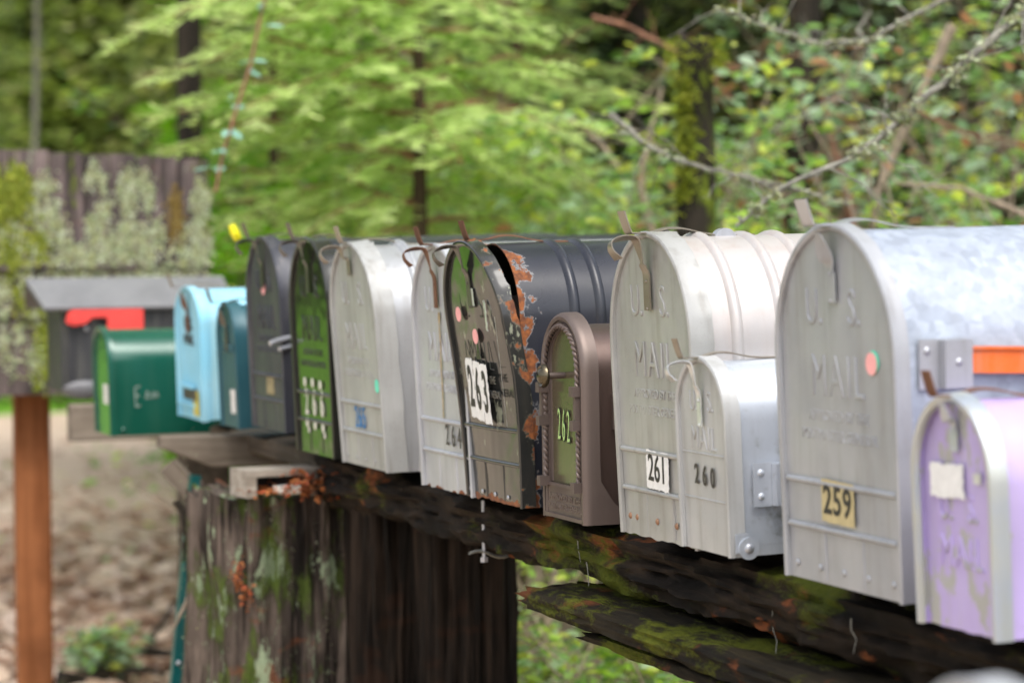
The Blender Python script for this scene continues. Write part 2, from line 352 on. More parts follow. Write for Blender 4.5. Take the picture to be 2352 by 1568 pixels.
# leaves ----------------------------------------------------------------
OVAL = np.array([(0, 0, 0), (.30, .22, .05), (.72, .20, .03), (1, 0, -.05), (.72, -.20, .03), (.30, -.22, .05)], dtype=np.float32)
QUAD = np.array([(0, 0, 0), (.45, .28, 0), (1, 0, 0), (.45, -.28, 0)], dtype=np.float32)
STRIP = np.array([(0, .5, 0), (1, .25, 0), (1, -.25, 0), (0, -.5, 0)], dtype=np.float32)
def leaves(pos, size, shape=OVAL, up=.6, dirs=None, jit=.35, width=1.0, nrm=None):
    pos = np.asarray(pos, dtype=np.float32); n = len(pos)
    if dirs is None:
        a = NP.uniform(0, 2 * np.pi, n); dirs = np.stack([np.cos(a), np.sin(a), NP.uniform(-.6, .4, n)], 1)
    dirs = dirs / np.linalg.norm(dirs, axis=1, keepdims=True)
    nn = NP.normal(0, 1, (n, 3)); nn[:, 2] = np.abs(nn[:, 2]) + up * 2
    if nrm is not None: nn = NP.normal(0, .45, (n, 3)) + np.array(nrm); dirs = NP.normal(0, 1, (n, 3)) * np.array([.25, 1, 1]); dirs /= np.linalg.norm(dirs, axis=1, keepdims=True)
    s = np.cross(nn, dirs); s /= np.linalg.norm(s, axis=1, keepdims=True) + 1e-6; nn = np.cross(dirs, s)
    sz = (size * NP.uniform(1 - jit, 1 + jit, n))[:, None, None] if not hasattr(size, 'shape') else size[:, None, None]
    L = shape[None]
    v = L[:, :, 0:1] * dirs[:, None] + L[:, :, 1:2] * width * s[:, None] + L[:, :, 2:3] * nn[:, None]
    return (pos[:, None] + v * sz).reshape(-1, 3)
def curve_pts(p0, p1, n=10, sag=0.0, wob=.03):
    p0, p1 = Vector(p0), Vector(p1); o = R_.uniform(0, 99); L = (p1 - p0).length
    return [p0.lerp(p1, i / n) + Vector((nz(o, i * .35, 0), nz(o, i * .35, 7), nz(o, i * .35, 13))) * wob * L * math.sin(math.pi * i / n) * 2 + Vector((0, 0, 4 * sag * (i / n) * (1 - i / n))) for i in range(n + 1)]

# far woodland (nobody could count it)
def woodland(name, n, rng, arng, zr, size, mat, shape=QUAD, clump=260):
    cr = NP.uniform(rng[0], rng[1], clump); ca = NP.uniform(rad(arng[0]), rad(arng[1]), clump); cz = NP.uniform(zr[0], zr[1], clump)
    k = NP.integers(0, clump, n); sp = NP.normal(0, 1, (n, 3)) * np.array([.5, .5, .35])
    p = np.stack([-cr[k] * np.cos(ca[k]), cr[k] * np.sin(ca[k]), cz[k]], 1) + sp
    p[:, 2] = np.abs(p[:, 2]) + .02
    return tag(np_mesh(name, leaves(p, size, shape), len(shape), mat), kind='stuff')
M['leafK'] = leafmat('shaded_thicket_leaves', [(.008, .013, .004), (.018, .027, .008), (.04, .055, .015), (.07, .055, .03)], .3, .6)  # darkened woodland leaf colours, with the shade of the gaps put into them
woodland('far_woodland', 60000, (23, 30), (6, 42), (.2, 6.2), .15, M['leafC'], clump=500)
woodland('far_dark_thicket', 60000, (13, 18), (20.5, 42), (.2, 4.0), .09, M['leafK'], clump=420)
woodland('far_mixed_thicket', 22000, (14, 18), (13.5, 24), (.2, 3.6), .09, M['leafC'], clump=300)
woodland('far_bright_undergrowth', 8000, (11, 14), (15, 21.5), (.1, 2.0), .07, M['leafA'], clump=90)
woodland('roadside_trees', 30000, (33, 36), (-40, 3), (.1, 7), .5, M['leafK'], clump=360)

# ------------------------------------------------------------------ trees and shrubs
def conifer_branch(tw, nd, p0, p1, sag, tl, nl, wood_r=.008, step=.022, up=0.5):
    """a drooping branch with flat side sprays; tw: twig MB, nd: list of (pos, dir)"""
    pts = curve_pts(p0, p1, 12, sag, .05); L = (Vector(p1) - Vector(p0)).length
    tw.tube(pts, [wood_r * (1 - .8 * i / 12) for i in range(13)], 5)
    ax = (Vector(p1) - Vector(p0)).normalized(); side = ax.cross(Vector((0, 0, 1))).normalized()
    k = int(L / .085)
    for i in range(k):
        t = .08 + .92 * i / k; f = t * 12; a = pts[min(int(f), 11)].lerp(pts[min(int(f) + 1, 12)], f - int(f))
        for sg in (-1, 1):
            ln = tl * (1 - .75 * t) * R_.uniform(.6, 1.25) + .05
            dr = (ax * .75 + side * sg * R_.uniform(.6, 1.0) + Vector((0, 0, R_.uniform(-.35, .15)))).normalized()
            e = a + dr * ln + Vector((0, 0, -ln * .18))
            m_ = max(3, int(ln / step))
            for q in range(m_):
                u = q / m_; pp = a.lerp(e, u)
                for s2 in (-1, 1):
                    sd = dr.cross(Vector((0, 0, 1))).normalized() * s2
                    nd.append((pp, (dr * .7 + sd * .9 + Vector((0, 0, R_.uniform(-.3, .35))))))
    return
def young_conifer(name, label, base, h, branches, mat, nl=.035, bark='bark', tr=.03, width=.30, tl=.25):
    t = thing(name, label, 'tree', base); b = Vector(base)
    tb = MB(); tb.tube([(0.02 * nz(i, 0, 3), .02 * nz(i, 5, 3), h * i / 10) for i in range(11)], [tr * (1 - .85 * i / 10) for i in range(11)], 10, jit=.1)
    tb.build('trunk', M[bark], t)
    tw = MB(); nd = []
    for (z, end, sag) in branches:
        conifer_branch(tw, nd, (0, 0, z), Vector(end) - b, sag, tl, nl)
    tw.build('branches', M['rtwig'], t)
    p = np.array([q[0][:] for q in nd]); dd = np.array([q[1][:] for q in nd])
    np_mesh('foliage', leaves(p, nl, STRIP, dirs=dd, width=width, up=1.0), 4, mat, t)
    return t
# central bright young conifer: ends of the boughs one sees
cb = at(965, 560, 7.6); cb.z = 0
ends = [(330, 175), (335, 275), (370, 350), (300, 60), (420, 20), (560, 250), (520, 120), (640, 40), (700, 330), (560, 430), (520, 520), (640, 480), (760, 180), (800, 420), (700, 540), (1240, 60), (1330, 190), (1280, 300), (1200, 150), (1400, 320), (1180, 420), (1330, 440), (1120, 30), (1100, 250), (880, 520), (1080, 500), (860, -20), (1000, -60), (740, -90), (1180, -80), (520, -60), (600, 620), (1240, 560), (900, 300), (820, 260), (1060, 380)]
br = []
for (x, y) in ends:
    e = at(x, y, 7.6 + R_.uniform(-.55, .75)); dist = math.hypot(e.x - cb.x, e.y - cb.y)
    br.append((max(.2, e.z + dist * R_.uniform(.05, .28)), e, .05))
young_conifer('young_conifer', 'bright green young conifer with drooping feathery boughs behind the black mailboxes', cb, 3.2, br, M['needle'], nl=.042, tr=.035, tl=.34, width=.36)
cb2 = at(630, 560, 9.6); cb2.z = 0; br = []
for i in range(44):
    a = R_.uniform(0, 6.28); z = .95 + i * .050; L = R_.uniform(.5, 1.15) * (1.1 - z / 5)
    br.append((z, Vector((cb2.x + math.cos(a) * L, cb2.y + math.sin(a) * L, z - L * .12)), .04))
young_conifer('young_conifer', 'lime green young conifer above the right edge of the mossy shingled board', cb2, 3.4, br, M['leafD'], nl=.05, tr=.03, tl=.22)
cb3 = at(1190, 560, 10.0); cb3.z = 0; br = []
for i in range(46):
    a = R_.uniform(0, 6.28); z = .3 + i * .065; L = R_.uniform(.6, 1.3) * (1.1 - z / 5)
    br.append((z, Vector((cb3.x + math.cos(a) * L, cb3.y + math.sin(a) * L, z - L * .12)), .04))
young_conifer('young_conifer', 'paler young conifer standing behind the central bright one', cb3, 3.4, br, M['needle'], nl=.05, tr=.035, tl=.25)
cb4 = at(235, 560, 25.0); cb4.z = 0; br = []
for i in range(120):
    a = R_.uniform(0, 6.28); z = .5 + i * .05; L = R_.uniform(.7, 1.25)
    br.append((z, Vector((cb4.x + math.cos(a) * L, cb4.y + math.sin(a) * L, z - L * .35)), .05))
young_conifer('mossy_conifer', 'dark olive mossy conifer above the shingled board at far left', cb4, 7.0, br, M['needle2'], nl=.10, bark='darkbark', tr=.16, tl=.45)

cb5 = at(1455, 560, 10.6); cb5.z = 0; br = []
for i in range(70):
    a = R_.uniform(0, 6.28); z = .5 + i * .055; L = R_.uniform(.12, .30)
    br.append((z, Vector((cb5.x + math.cos(a) * L, cb5.y + math.sin(a) * L, z - L * .3)), .03))
M['needle3'] = leafmat('gap_shade_needles', [(.006, .012, .004), (.014, .024, .008), (.03, .045, .015), (.012, .02, .008)], .3, .6)  # for an added tree; the gap's shade is put into its needle colour
young_conifer('gap_darkening_conifer', 'near-black slim conifer added to darken the gap left of the snag', cb5, 4.6, br, M['needle3'], nl=.07, bark='darkbark', tr=.10, tl=.22)
def forest_tree(label, px, dep, dia, lean=0, mat='darkbark', crown='leafC', h=9.0, seed=0, name='forest_tree', group=None):
    b = at(px, 560, dep); b.z = 0
    t = thing(name, label, 'tree', b, group=group); tb = MB(); n = 26; rows = []
    for i in range(n + 1):
        z = h * (i / n) ** 1.1; r = dia / 2 * (1 - .6 * i / n) * (1.25 if i == 0 else 1)
        rows.append([(r * math.cos(a) * (1 + .16 * nz(math.cos(a) * 2, math.sin(a) * 2, z * .7 + seed)) + lean * z * .25, r * math.sin(a) * (1 + .16 * nz(math.cos(a) * 2 + 4, math.sin(a) * 2, z * .7)) + lean * z * .968, z) for a in [2 * math.pi * k / 14 for k in range(14)]])
    tb.grid(rows, True)
    for i in range(9):
        z = R_.uniform(3.2, h * .95); a = R_.uniform(0, 6.28); L = R_.uniform(.6, 1.6)
        tb.tube(curve_pts((0 + lean * z * .25, lean * z * .968, z), (math.cos(a) * L, lean * z + math.sin(a) * L, z + .3), 6, 0, .06), [.03 - .003 * q for q in range(7)], 5)
    tb.build('trunk', M[mat], t)
    p = NP.normal(0, 1, (2200, 3)) * np.array([1.0, 1.0, h * .16]) + np.array([0, lean * h * .6, h * .75]); p[:, 2] = np.maximum(p[:, 2], 3.3)
    np_mesh('crown', leaves(p, .16, QUAD), 4, M[crown], t)
    return t
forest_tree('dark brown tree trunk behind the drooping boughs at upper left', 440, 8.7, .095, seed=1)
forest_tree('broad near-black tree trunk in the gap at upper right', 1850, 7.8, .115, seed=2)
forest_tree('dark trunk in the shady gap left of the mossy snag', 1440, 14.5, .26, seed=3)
forest_tree('pale slim leaning trunk at the far left above the shingled board', 60, 15, .05, .03, 'gtwig', 'leafC', 6, 4)
forest_tree('beige slim trunk leaning behind the leftmost dark mailboxes', 690, 10.5, .075, .10, 'twig', 'leafA', 4, 5)
forest_tree('beige slim trunk showing between boughs above the rusty black mailbox', 1140, 11.5, .10, .02, 'twig', 'leafA', 5, 6)
forest_tree('dark trunk standing deep in the wood near the right edge', 2290, 15, .30, 0, 'darkbark', 'leafC', 9, 7)

# mossy snag
def snag():
    b = at(1600, 560, 6.7); b.z = 0
    t = thing('mossy_snag', 'broken dead snag capped in lime moss above the ribbed cream mailbox', 'tree stump', b)
    h = 1.4 + 465 * 6.7 / FPX
    rows = []
    for i in range(31):
        z = h * i / 30; r = .044 + .014 * nz(0, 0, z * 3)
        rows.append([((r + .012 * nz(math.cos(a) * 3, math.sin(a) * 3, z * 2)) * math.cos(a), (r + .012 * nz(math.cos(a) * 3, math.sin(a) * 3, z * 2)) * math.sin(a), z + (.06 * nz(math.cos(a) * 2, math.sin(a) * 2, 5) if i == 30 else 0)) for a in [2 * math.pi * k / 20 for k in range(20)]])
    m_ = MB(); m_.grid(rows, True); m_.add(rows[-1] + [(0, 0, h - .03)], [(k, (k + 1) % 20, 20) for k in range(20)])
    m_.build('trunk', M['darkbark'], t)
    n = 2000; a = NP.normal(-1.0, .30, n); z = h - np.abs(NP.normal(0, .42, n)); a = np.where(z > h - .10, NP.uniform(-3, 3, n), a); z = np.clip(z, .1, h + .03)
    rr = .048 + np.abs(NP.normal(0, .008, n)) + .012 * (z > h - .10)
    keep = (np.sin(z * 17) + np.sin(z * 7.3 + 1) + NP.normal(0, .5, n) > -.3) | (z > h - .1); a, z, rr = a[keep], z[keep], rr[keep]
    p = np.stack([rr * np.cos(a), rr * np.sin(a), z], 1)
    np_mesh('moss', leaves(p, .016, QUAD, up=0), 4, M['moss'], t)
snag()

def twiggy(tw, p0, p1, r0, depth=2, n=8, spread=.5, ends=None, sag=.03, wob=.08):
    pts = curve_pts(p0, p1, n, sag, wob); L = (Vector(p1) - Vector(p0)).length
    tw.tube(pts, [r0 * (1 - .75 * i / n) for i in range(n + 1)], 6 if depth > 1 else 4)
    if ends is not None: ends += [(q, (pts[min(i + 1, n)] - pts[max(i - 1, 0)]).normalized()) for i, q in enumerate(pts) if i > 2]
    if depth > 0:
        for i in range(2, n):
            if R_.random() < .5:
                d_ = (Vector(p1) - Vector(p0)).normalized() + Vector((R_.uniform(-1, 1), R_.uniform(-1, 1), R_.uniform(-.6, .8))) * spread * 1.6
                twiggy(tw, pts[i], pts[i] + d_.normalized() * L * R_.uniform(.25, .5), r0 * .45, depth - 1, 6, spread, ends, sag * .5, wob)
def shrub(label, px, dep, h, wid, nst, lsz, mat, lpn=3, name='leafy_shrub', twm='twig', group=None, cat='shrub', depth=2, base_z=0.0, up=.6):
    if name == 'leafy_shrub':
        d2 = dep * 1.22 + .6; h = 1.4 + (h - 1.4) * d2 / dep; lsz *= 1.5; wid *= 1.25; dep = d2
    b = at(px, 560, dep); b.z = base_z
    t = thing(name, label, cat, b, group=group); tw = MB(); en = []
    for i in range(nst):
        a = R_.uniform(0, 6.28); L = h * R_.uniform(.65, 1.08); s = wid * R_.uniform(.3, 1)
        twiggy(tw, (R_.uniform(-.1, .1), R_.uniform(-.1, .1), 0), (math.cos(a) * s, math.sin(a) * s, L), .008, depth, 8, .55, en, .06)
    tw.build('stems', M[twm], t)
    P = []
    for (q, d_) in en:
        for _ in range(lpn): P.append((q.x + R_.gauss(0, .02), q.y + R_.gauss(0, .02), max(.02, q.z + R_.gauss(0, .02))))
    np_mesh('foliage', leaves(P, lsz, OVAL, up=up), 6, M[mat], t)
    return t
gl = 'leafy shrubs crowding behind the mailboxes'
for (px, dep, h, wd, ns, ls, mt, lp, lab) in [
    (1360, 6.3, 1.55, .42, 16, .036, 'leafA', 3, 'fresh green shrub just behind the gap left of the ribbed cream mailbox'),
    (1500, 5.6, 1.42, .40, 14, .034, 'leafB', 3, 'glossy shrub whose top shows over the latch of the 261 mailbox'),
    (1780, 5.4, 1.50, .42, 16, .034, 'leafA', 3, 'green and rust-tinged shrub over the ribs of the cream mailbox'),
    (2010, 5.2, 1.50, .40, 15, .032, 'leafB', 3, 'round-leaved shrub right behind the latch of the 259 mailbox'),
    (2240, 5.0, 1.48, .40, 15, .032, 'leafA', 3, 'yellow-green shrub behind the galvanised mailbox roof'),
    (2420, 5.6, 1.65, .45, 14, .034, 'leafB', 3, 'loose shrub at the right edge behind the galvanised mailbox'),
    (2180, 7.6, 2.0, .45, 9, .040, 'leafA', 3, 'taller loose shrub under the diagonal lichened branch'),
    (2060, 8.8, 2.10, .35, 7, .044, 'leafB', 3, 'pale-leaved tall shrub between the dark trunk and the lichened branch'),
    (1270, 8.6, 2.25, .38, 12, .044, 'leafB', 3, 'tall blue-green shrub whose leaves catch the sky left of the shady gap'),
    (1080, 6.9, 1.5, .45, 12, .036, 'leafA', 3, 'low mixed shrub behind the rusted 264 mailbox roof'),
    (820, 7.6, 1.45, .5, 12, .036, 'leafA', 3, 'low shrub under the central conifer boughs'),
    (2330, 9.5, 2.5, .8, 14, .045, 'leafA', 3, 'mid-green tall bush deep at the right edge'),
    (1480, 10.2, 1.3, .5, 10, .045, 'leafC', 3, 'dim shrub at the foot of the shady gap'),
    (560, 8.0, 1.30, .35, 14, .05, 'leafD', 4, 'vivid lime bush between the shingled board and the yellow-tagged mailbox')]:
    shrub(lab, px, dep, h, wd, ns, ls, mt, lp, group=gl)
# low plants seen under the beam and by the road
shrub('bright low shrub seen beneath the split timber at bottom centre', 1500, 5.4, .62, .42, 20, .034, 'leafA', 4, name='low_shrub', group='low plants under the beam')
shrub('small leafy plant beneath the beam just right of the dark post', 1235, 5.9, .92, .16, 6, .034, 'leafA', 4, name='low_shrub', group='low plants under the beam')
shrub('low shrub beneath the right end of the split timber', 1700, 5.0, .52, .35, 14, .032, 'leafA', 4, name='low_shrub', group='low plants under the beam')
shrub('small sprouting weed on the leaf litter between red post and stump', 215, 8.4, .12, .11, 9, .04, 'leafB', 4, name='weed', cat='weed', depth=1)

# dead twigs under the beam: one tangled brush
def brush():
    b = at(1230, 560, 6.2); b.z = 0
    t = thing('dead_brush', 'tangle of dead brown twigs right of the dark post under the beam', 'brush', b); tw = MB()
    for i in range(46):
        a = R_.uniform(0, 6.28); twiggy(tw, (R_.gauss(0, .22), R_.gauss(0, .3), R_.uniform(0, .5)), (R_.gauss(0, .35), R_.gauss(0, .4), R_.uniform(.3, .98)), .006, 1, 6, .6, None, .02, .12)
    tw.build('twigs', M['twig'], t)
brush()

def arching(label, pts, dep, r0, mat='gtwig', lichen=0, name='bare_branch', sub=1):
    if name in ('bare_branch', 'bare_twig') and not lichen: dep += 1.1; r0 *= 1.15
    P = [at(x, y, dep + (q[0] if q else 0)) for (x, y, *q) in pts]
    b = P[0].copy(); t = thing(name, label, 'branch', b); tw = MB(); fine = []
    for i in range(len(P) - 1):
        seg = curve_pts(P[i], P[i + 1], 8, 0, .03)
        fine += seg if i == 0 else seg[1:]
    n = len(fine)
    tw.tube([q - b for q in fine], [r0 * (1 - .65 * i / n) for i in range(n)], 8, jit=.18)
    if sub:
        for i in range(3, n, 3):
            d_ = Vector((R_.uniform(-1, 1), R_.uniform(-1, 1), R_.uniform(-.8, .8)))
            twiggy(tw, fine[i] - b, fine[i] - b + d_.normalized() * R_.uniform(.08, .26), r0 * .25, 1, 5, .6, None, 0, .1)
    tw.build('bark', M[mat], t)
    if lichen:
        k = NP.choice(NP.integers(0, n - 1, max(4, n // 2)), lichen) if lichen > 1000 else NP.integers(0, n - 1, lichen); f = NP.random(lichen)[:, None]; A = np.array([q[:] for q in fine]) - np.array(b[:])
        p = A[k] * (1 - f) + A[k + 1] * f + NP.normal(0, 1, (lichen, 3)) * r0 * .75
        np_mesh('lichen', leaves(p, .012, QUAD, up=0), 4, M['lich'], t)
    return t
arching('long lichen-crusted branch slanting up to the top right corner', [(2420, -40), (2230, 130), (2090, 260), (1960, 360), (1800, 430), (1690, 520)], 4.9, .0085, 'gtwig', 1001)
arching('thin grey arched branch sweeping from top right to the mossy snag', [(2250, -40), (2110, 30), (1990, 95), (1880, 100), (1760, 60), (1640, 20)], 5.4, .006, 'gtwig', 350)
arching('pale drooping branch crossing behind the cream mailbox latch', [(1400, 260), (1480, 330), (1560, 370), (1680, 400), (1850, 440), (1950, 470)], 5.3, .006, 'gtwig', 200)
arching('forked pale twig rising at upper right', [(1990, 105), (1970, 70), (2000, 25)], 5.4, .006, 'gtwig', 0, sub=0)
arching('smooth beige stem leaning behind the lichened branch', [(2190, 60), (2130, 180), (2060, 340), (2010, 450)], 6.0, .014, 'twig', 0, sub=0)
arching('russet arching bramble stem crossing the shady gap', [(1360, 40), (1440, 60), (1520, 100), (1600, 150), (1700, 250)], 6.2, .006, 'rtwig', 0)
arching('curved beige stem behind the roof of the cream mailbox', [(1290, 260), (1380, 330), (1430, 400), (1440, 470)], 6.4, .009, 'twig', 0, sub=0)
arching('pale bare stem crossing low at the right edge', [(2420, 520), (2300, 470), (2200, 430), (2060, 420)], 5.2, .007, 'twig', 0)
arching('slim beige stem rising between the shrubs and the snag', [(1500, 540), (1470, 420), (1490, 330), (1520, 200)], 6.5, .010, 'twig', 0, sub=0)
arching('reddish upright stem behind the 259 mailbox latch', [(1960, 520), (1930, 380), (1880, 200), (1870, -40)], 7.0, .010, 'rtwig', 0)
arching('thin beige twig slanting through the central conifer', [(850, 60), (930, 130), (1010, 220), (1060, 300)], 7.0, .007, 'twig', 0, sub=0)
arching('lower thin beige twig slanting through the central conifer', [(880, 380), (960, 440), (1040, 480)], 6.9, .007, 'twig', 0, sub=0)
for (x, y, L, a, dp, m_, lab) in [
    (1420, 300, 260, -.9, 6.8, 'twig', 'thin beige twig rising through the shady gap'), (1560, 210, 300, -.3, 6.2, 'rtwig', 'thin russet twig passing behind the mossy snag'),
    (1650, 500, 340, -1.2, 6.0, 'twig', 'thin beige twig rising right of the mossy snag'), (1720, 330, 260, -.5, 5.8, 'gtwig', 'thin grey twig between the snag and the broad dark trunk'),
    (1800, 560, 300, -1.6, 6.4, 'rtwig', 'upright russet twig above the cream ribbed roof'), (1900, 300, 320, -.2, 6.8, 'twig', 'thin level beige twig right of the broad dark trunk'),
    (2000, 520, 380, -1.3, 6.3, 'twig', 'tall beige twig behind the 259 mailbox crown'), (2080, 240, 300, .3, 5.7, 'rtwig', 'russet twig sloping down across the lichened branch'),
    (2150, 480, 330, -.8, 6.6, 'gtwig', 'grey twig rising under the lichened branch'), (2230, 330, 260, -.1, 7.0, 'twig', 'short beige twig right of the lichened branch'),
    (2320, 560, 360, -1.5, 6.1, 'twig', 'upright beige twig near the right edge'), (2260, 120, 280, .2, 6.9, 'rtwig', 'russet twig high up near the right corner')]:
    arching(lab, [(x, y), (x + L * .5 * math.cos(a), y + L * .5 * math.sin(a) + R_.uniform(-25, 25)), (x + L * math.cos(a), y + L * math.sin(a))], dp, .0038, m_, 0, 'bare_twig')['group'] = 'thin bare twigs tangled in the shrubs'
# vine with pale teal leaves
def vine():
    P = [at(x, y, 6.3) for x, y in [(625, -60), (600, 30), (575, 150), (540, 260), (510, 360), (495, 440)]]; b = P[0].copy()
    t = thing('leafy_vine', 'thin hanging vine with pale teal leaves at upper left', 'vine', b); tw = MB(); tw.tube([p - b for p in P], .004, 5); tw.build('stem', M['rtwig'], t)
    pos = [at(x + R_.uniform(-8, 8), y, 6.3)[:] for x, y in [(590, 20), (610, 60), (585, 140), (575, 165), (530, 225), (545, 250), (520, 300), (515, 345), (500, 395), (480, 385), (530, 350)]]
    pos = [p for p in pos for _ in range(2)]
    np_mesh('leaves', leaves(np.array(pos) - np.array(b[:]), .032, OVAL, up=.2), 6, M['leafV'], t)
vine()

# leaf litter beside and on the road (uncountable)
def litter():
    n = 4200; r = 8 + np.abs(NP.normal(0, 2.6, n)); a = rad(9) + NP.random(n) * rad(9)
    p = np.stack([-r * np.cos(a), r * np.sin(a), NP.uniform(.012, .05, n)], 1)
    n2 = 900; r = NP.uniform(8, 20, n2); a = rad(6) + NP.random(n2) * rad(12)
    p = np.concatenate([p, np.stack([-r * np.cos(a), r * np.sin(a), NP.uniform(.012, .02, n2)], 1)])
    tag(np_mesh('leaf_litter', leaves(p, .085, OVAL, up=1.2, width=1.6), 6, M['dead']), kind='stuff')
litter()
def logs_by_road():
    t = thing('fallen_branch', 'dark wet fallen branch lying on the leaf litter left of the stump', 'branch', at(300, 560, 8.6) * 1)
    t.location.z = .05; m_ = MB(); twiggy(m_, (.3, -.3, .03), (-.1, .35, .06), .035, 1, 9, .5, None, .02, .15); m_.build('bark', M['darkbark'], t)
logs_by_road()

# ------------------------------------------------------------------ timber supports
def rough_beam(name, label, x0, x1, yc, zc, ry, rz, mat, amp=.01, sq=2.6, nx=150, na=44, jag=.03, cat='log', seed=0, extra=None, rz_=0):
    t = thing(name, label, cat, (x0, yc, zc - rz), (0, 0, rz_)); rows = []
    for i in range(nx + 1):
        x = (x1 - x0) * i / nx; row = []
        for k in range(na):
            a = 2 * math.pi * k / na; c, s_ = math.cos(a), math.sin(a)
            q = (abs(c) ** sq + abs(s_) ** sq) ** (-1 / sq)
            dd = amp * (fz(x * 2.2 + seed, c * 1.6, s_ * 1.6, 2.2) * 1.0 + .55 * fz(x * 2 + seed, c * 4, s_ * 4, 5, 3) + .3 * nz(x * 30, c * 14, s_ * 14 + seed))
            xe = x + (jag * nz(c * 3, s_ * 3, seed + i) if i in (0, nx) else 0)
            row.append((xe, (ry * q + dd) * c, rz + (rz * q + dd) * s_ + (extra(x) if extra else 0)))
        rows.append(row)
    b = MB(); b.grid(rows, True)
    for rr, sgn in ((rows[0], 1), (rows[-1], -1)):
        c = Vector((0, 0, 0))
        for p in rr: c += Vector(p)
        c /= na; c.x += .01 * sgn
        b.add(rr + [c], [(k, (k + 1) % na, na) for k in range(na)])
    b.build('wood', M[mat], t, ang=60); return t
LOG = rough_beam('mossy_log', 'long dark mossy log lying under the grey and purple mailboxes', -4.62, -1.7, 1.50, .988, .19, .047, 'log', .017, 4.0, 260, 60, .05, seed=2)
def moss_on(parent, n, fn, size=.010, mat='moss', name='moss'):
    P = fn(n); np_mesh(name, leaves(P, size, QUAD, up=0), 4, M[mat], parent)
def logmoss(n):
    cx = NP.uniform(.9, 2.9, 12); k = NP.integers(0, 12, n); x = cx[k] + NP.normal(0, .05, n); z = NP.uniform(-.004, .05, n) + .004 * NP.normal(0, 1, n)
    return np.stack([x, -.186 + .012 * (z < .01) + NP.normal(0, .006, n), z], 1)
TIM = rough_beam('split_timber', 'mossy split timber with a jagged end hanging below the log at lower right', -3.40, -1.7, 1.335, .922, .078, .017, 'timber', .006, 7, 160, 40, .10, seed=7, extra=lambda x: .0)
rough_beam('timber_splinter', 'thin dark splinter jutting out under the split timber', -3.22, -2.2, 1.300, .893, .030, .008, 'timber', .006, 2.6, 90, 20, .09, seed=9, cat='splinter')
rough_beam('support_plank', 'dark weathered plank carrying the dark and blue mailboxes', -5.42, -4.58, 1.50, 1.012, .18, .022, 'lumberx', .003, 8, 60, 40, .01, seed=12, cat='plank')

# hanging roots and twigs below the log
def danglers():
    for (x, y0, y1, lab) in [(1347, 1290, 1345, 'short dry rootlet hanging beside the jagged end of the split timber'), (1775, 1390, 1500, 'long dry rootlet dangling from the log below the 260 mailbox'), (1325, 1235, 1290, 'dry grass strand hanging below the bronze mailbox'), (1955, 1420, 1500, 'dry rootlet dangling from the log below the 259 mailbox')]:
        a, b_ = at(x, y0, 3.62 - (x - 1300) * .0012), at(x + R_.uniform(-6, 10), y1, 3.60 - (x - 1300) * .0012)
        t = thing('hanging_rootlet', lab, 'twig', a, group='dry rootlets dangling from the log')
        m_ = MB(); m_.tube([q - a for q in curve_pts(a, b_, 6, 0, .08)], [.0010 - .0001 * k for k in range(7)], 5); m_.build('strand', M['gtwig'], t)
danglers()
def bolt():
    a, b_ = at(1110, 1180, 3.95), at(1112, 1285, 3.95)
    t = thing('hanging_bolt', 'thin grey bolt and bent washer strap hanging under the log above the posts', 'bolt', a)
    MB().tube([(0, 0, 0.02), b_ - a], .0028, 8).build('rod', M['zinc'], t)
    c = at(1112, 1272, 3.95) - a; l_ = at(1078, 1270, 3.95) - a; r_ = at(1185, 1274, 3.95) - a
    b = MB(); rows = []
    for i in range(9):
        p = l_.lerp(r_, i / 8) + Vector((0, 0, .004 * math.sin(i * .9))); rows.append([p + Vector((0, 0, -.0025)), p + Vector((.006, 0, 0)), p + Vector((0, 0, .0025)), p + Vector((-.006, 0, 0))])
    b.grid(rows, True); b.build('strap', M['gtwig'], t)
    MB().tube([b_ - a + Vector((0, 0, .004)), b_ - a + Vector((0, 0, -.003))], .006, 6).build('nut', M['zinc'], t)
bolt()

def stump(name, label, px, dep, r, ztop, mat, furrow=.016, seed=0, tilt=0.0, na=150, nzs=70, sqx=1.0, cat='stump'):
    b = at(px, 560, dep); b.z = 0
    t = thing(name, label, cat, b, (0, tilt, 0)); rows = []
    for i in range(nzs + 1):
        z = ztop * i / nzs; row = []
        for k in range(na):
            a = 2 * math.pi * k / na; c, s_ = math.cos(a), math.sin(a)
            f = abs(noise.noise(Vector((c * 3.4 + seed, s_ * 3.4, z * 1.7)))) * 2.4 - .6
            f2 = noise.noise(Vector((c * 11 + seed, s_ * 11, z * 6)))
            f3 = noise.noise(Vector((c * 26, s_ * 26, z * 16 + seed)))
            rr = r * (1 + .07 * noise.noise(Vector((c * 1.3, s_ * 1.3, z * .5 + seed)))) + furrow * f + furrow * .55 * f2 + furrow * .25 * f3
            zz = z + (.018 * f2 + .010 * f3 if i == nzs else 0)
            row.append((rr * c * sqx, rr * s_, zz))
        rows.append(row)
    top = [[(p[0] * q, p[1] * q, ztop - .006 + .008 * fz(p[0] * q, p[1] * q, seed, 18)) for p in rows[-1]] for q in (.9, .7, .45, .2, .02)]
    m_ = MB(); m_.grid(rows + top, True); m_.build('trunk', M[mat], t, ang=50); return t, b
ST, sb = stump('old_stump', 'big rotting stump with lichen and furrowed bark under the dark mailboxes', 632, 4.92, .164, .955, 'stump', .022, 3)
def stlich(n):
    k = NP.integers(0, 46, n); a = NP.uniform(-2.4, .8, 46)[k] + NP.normal(0, .03, n); z = NP.uniform(.5, .95, 46)[k] + NP.normal(0, .05, n)
    r = .168 + NP.normal(0, .006, n); return np.stack([r * np.cos(a), r * np.sin(a), z], 1)
moss_on(ST, 900, stlich, .0035, 'lich', 'lichen')
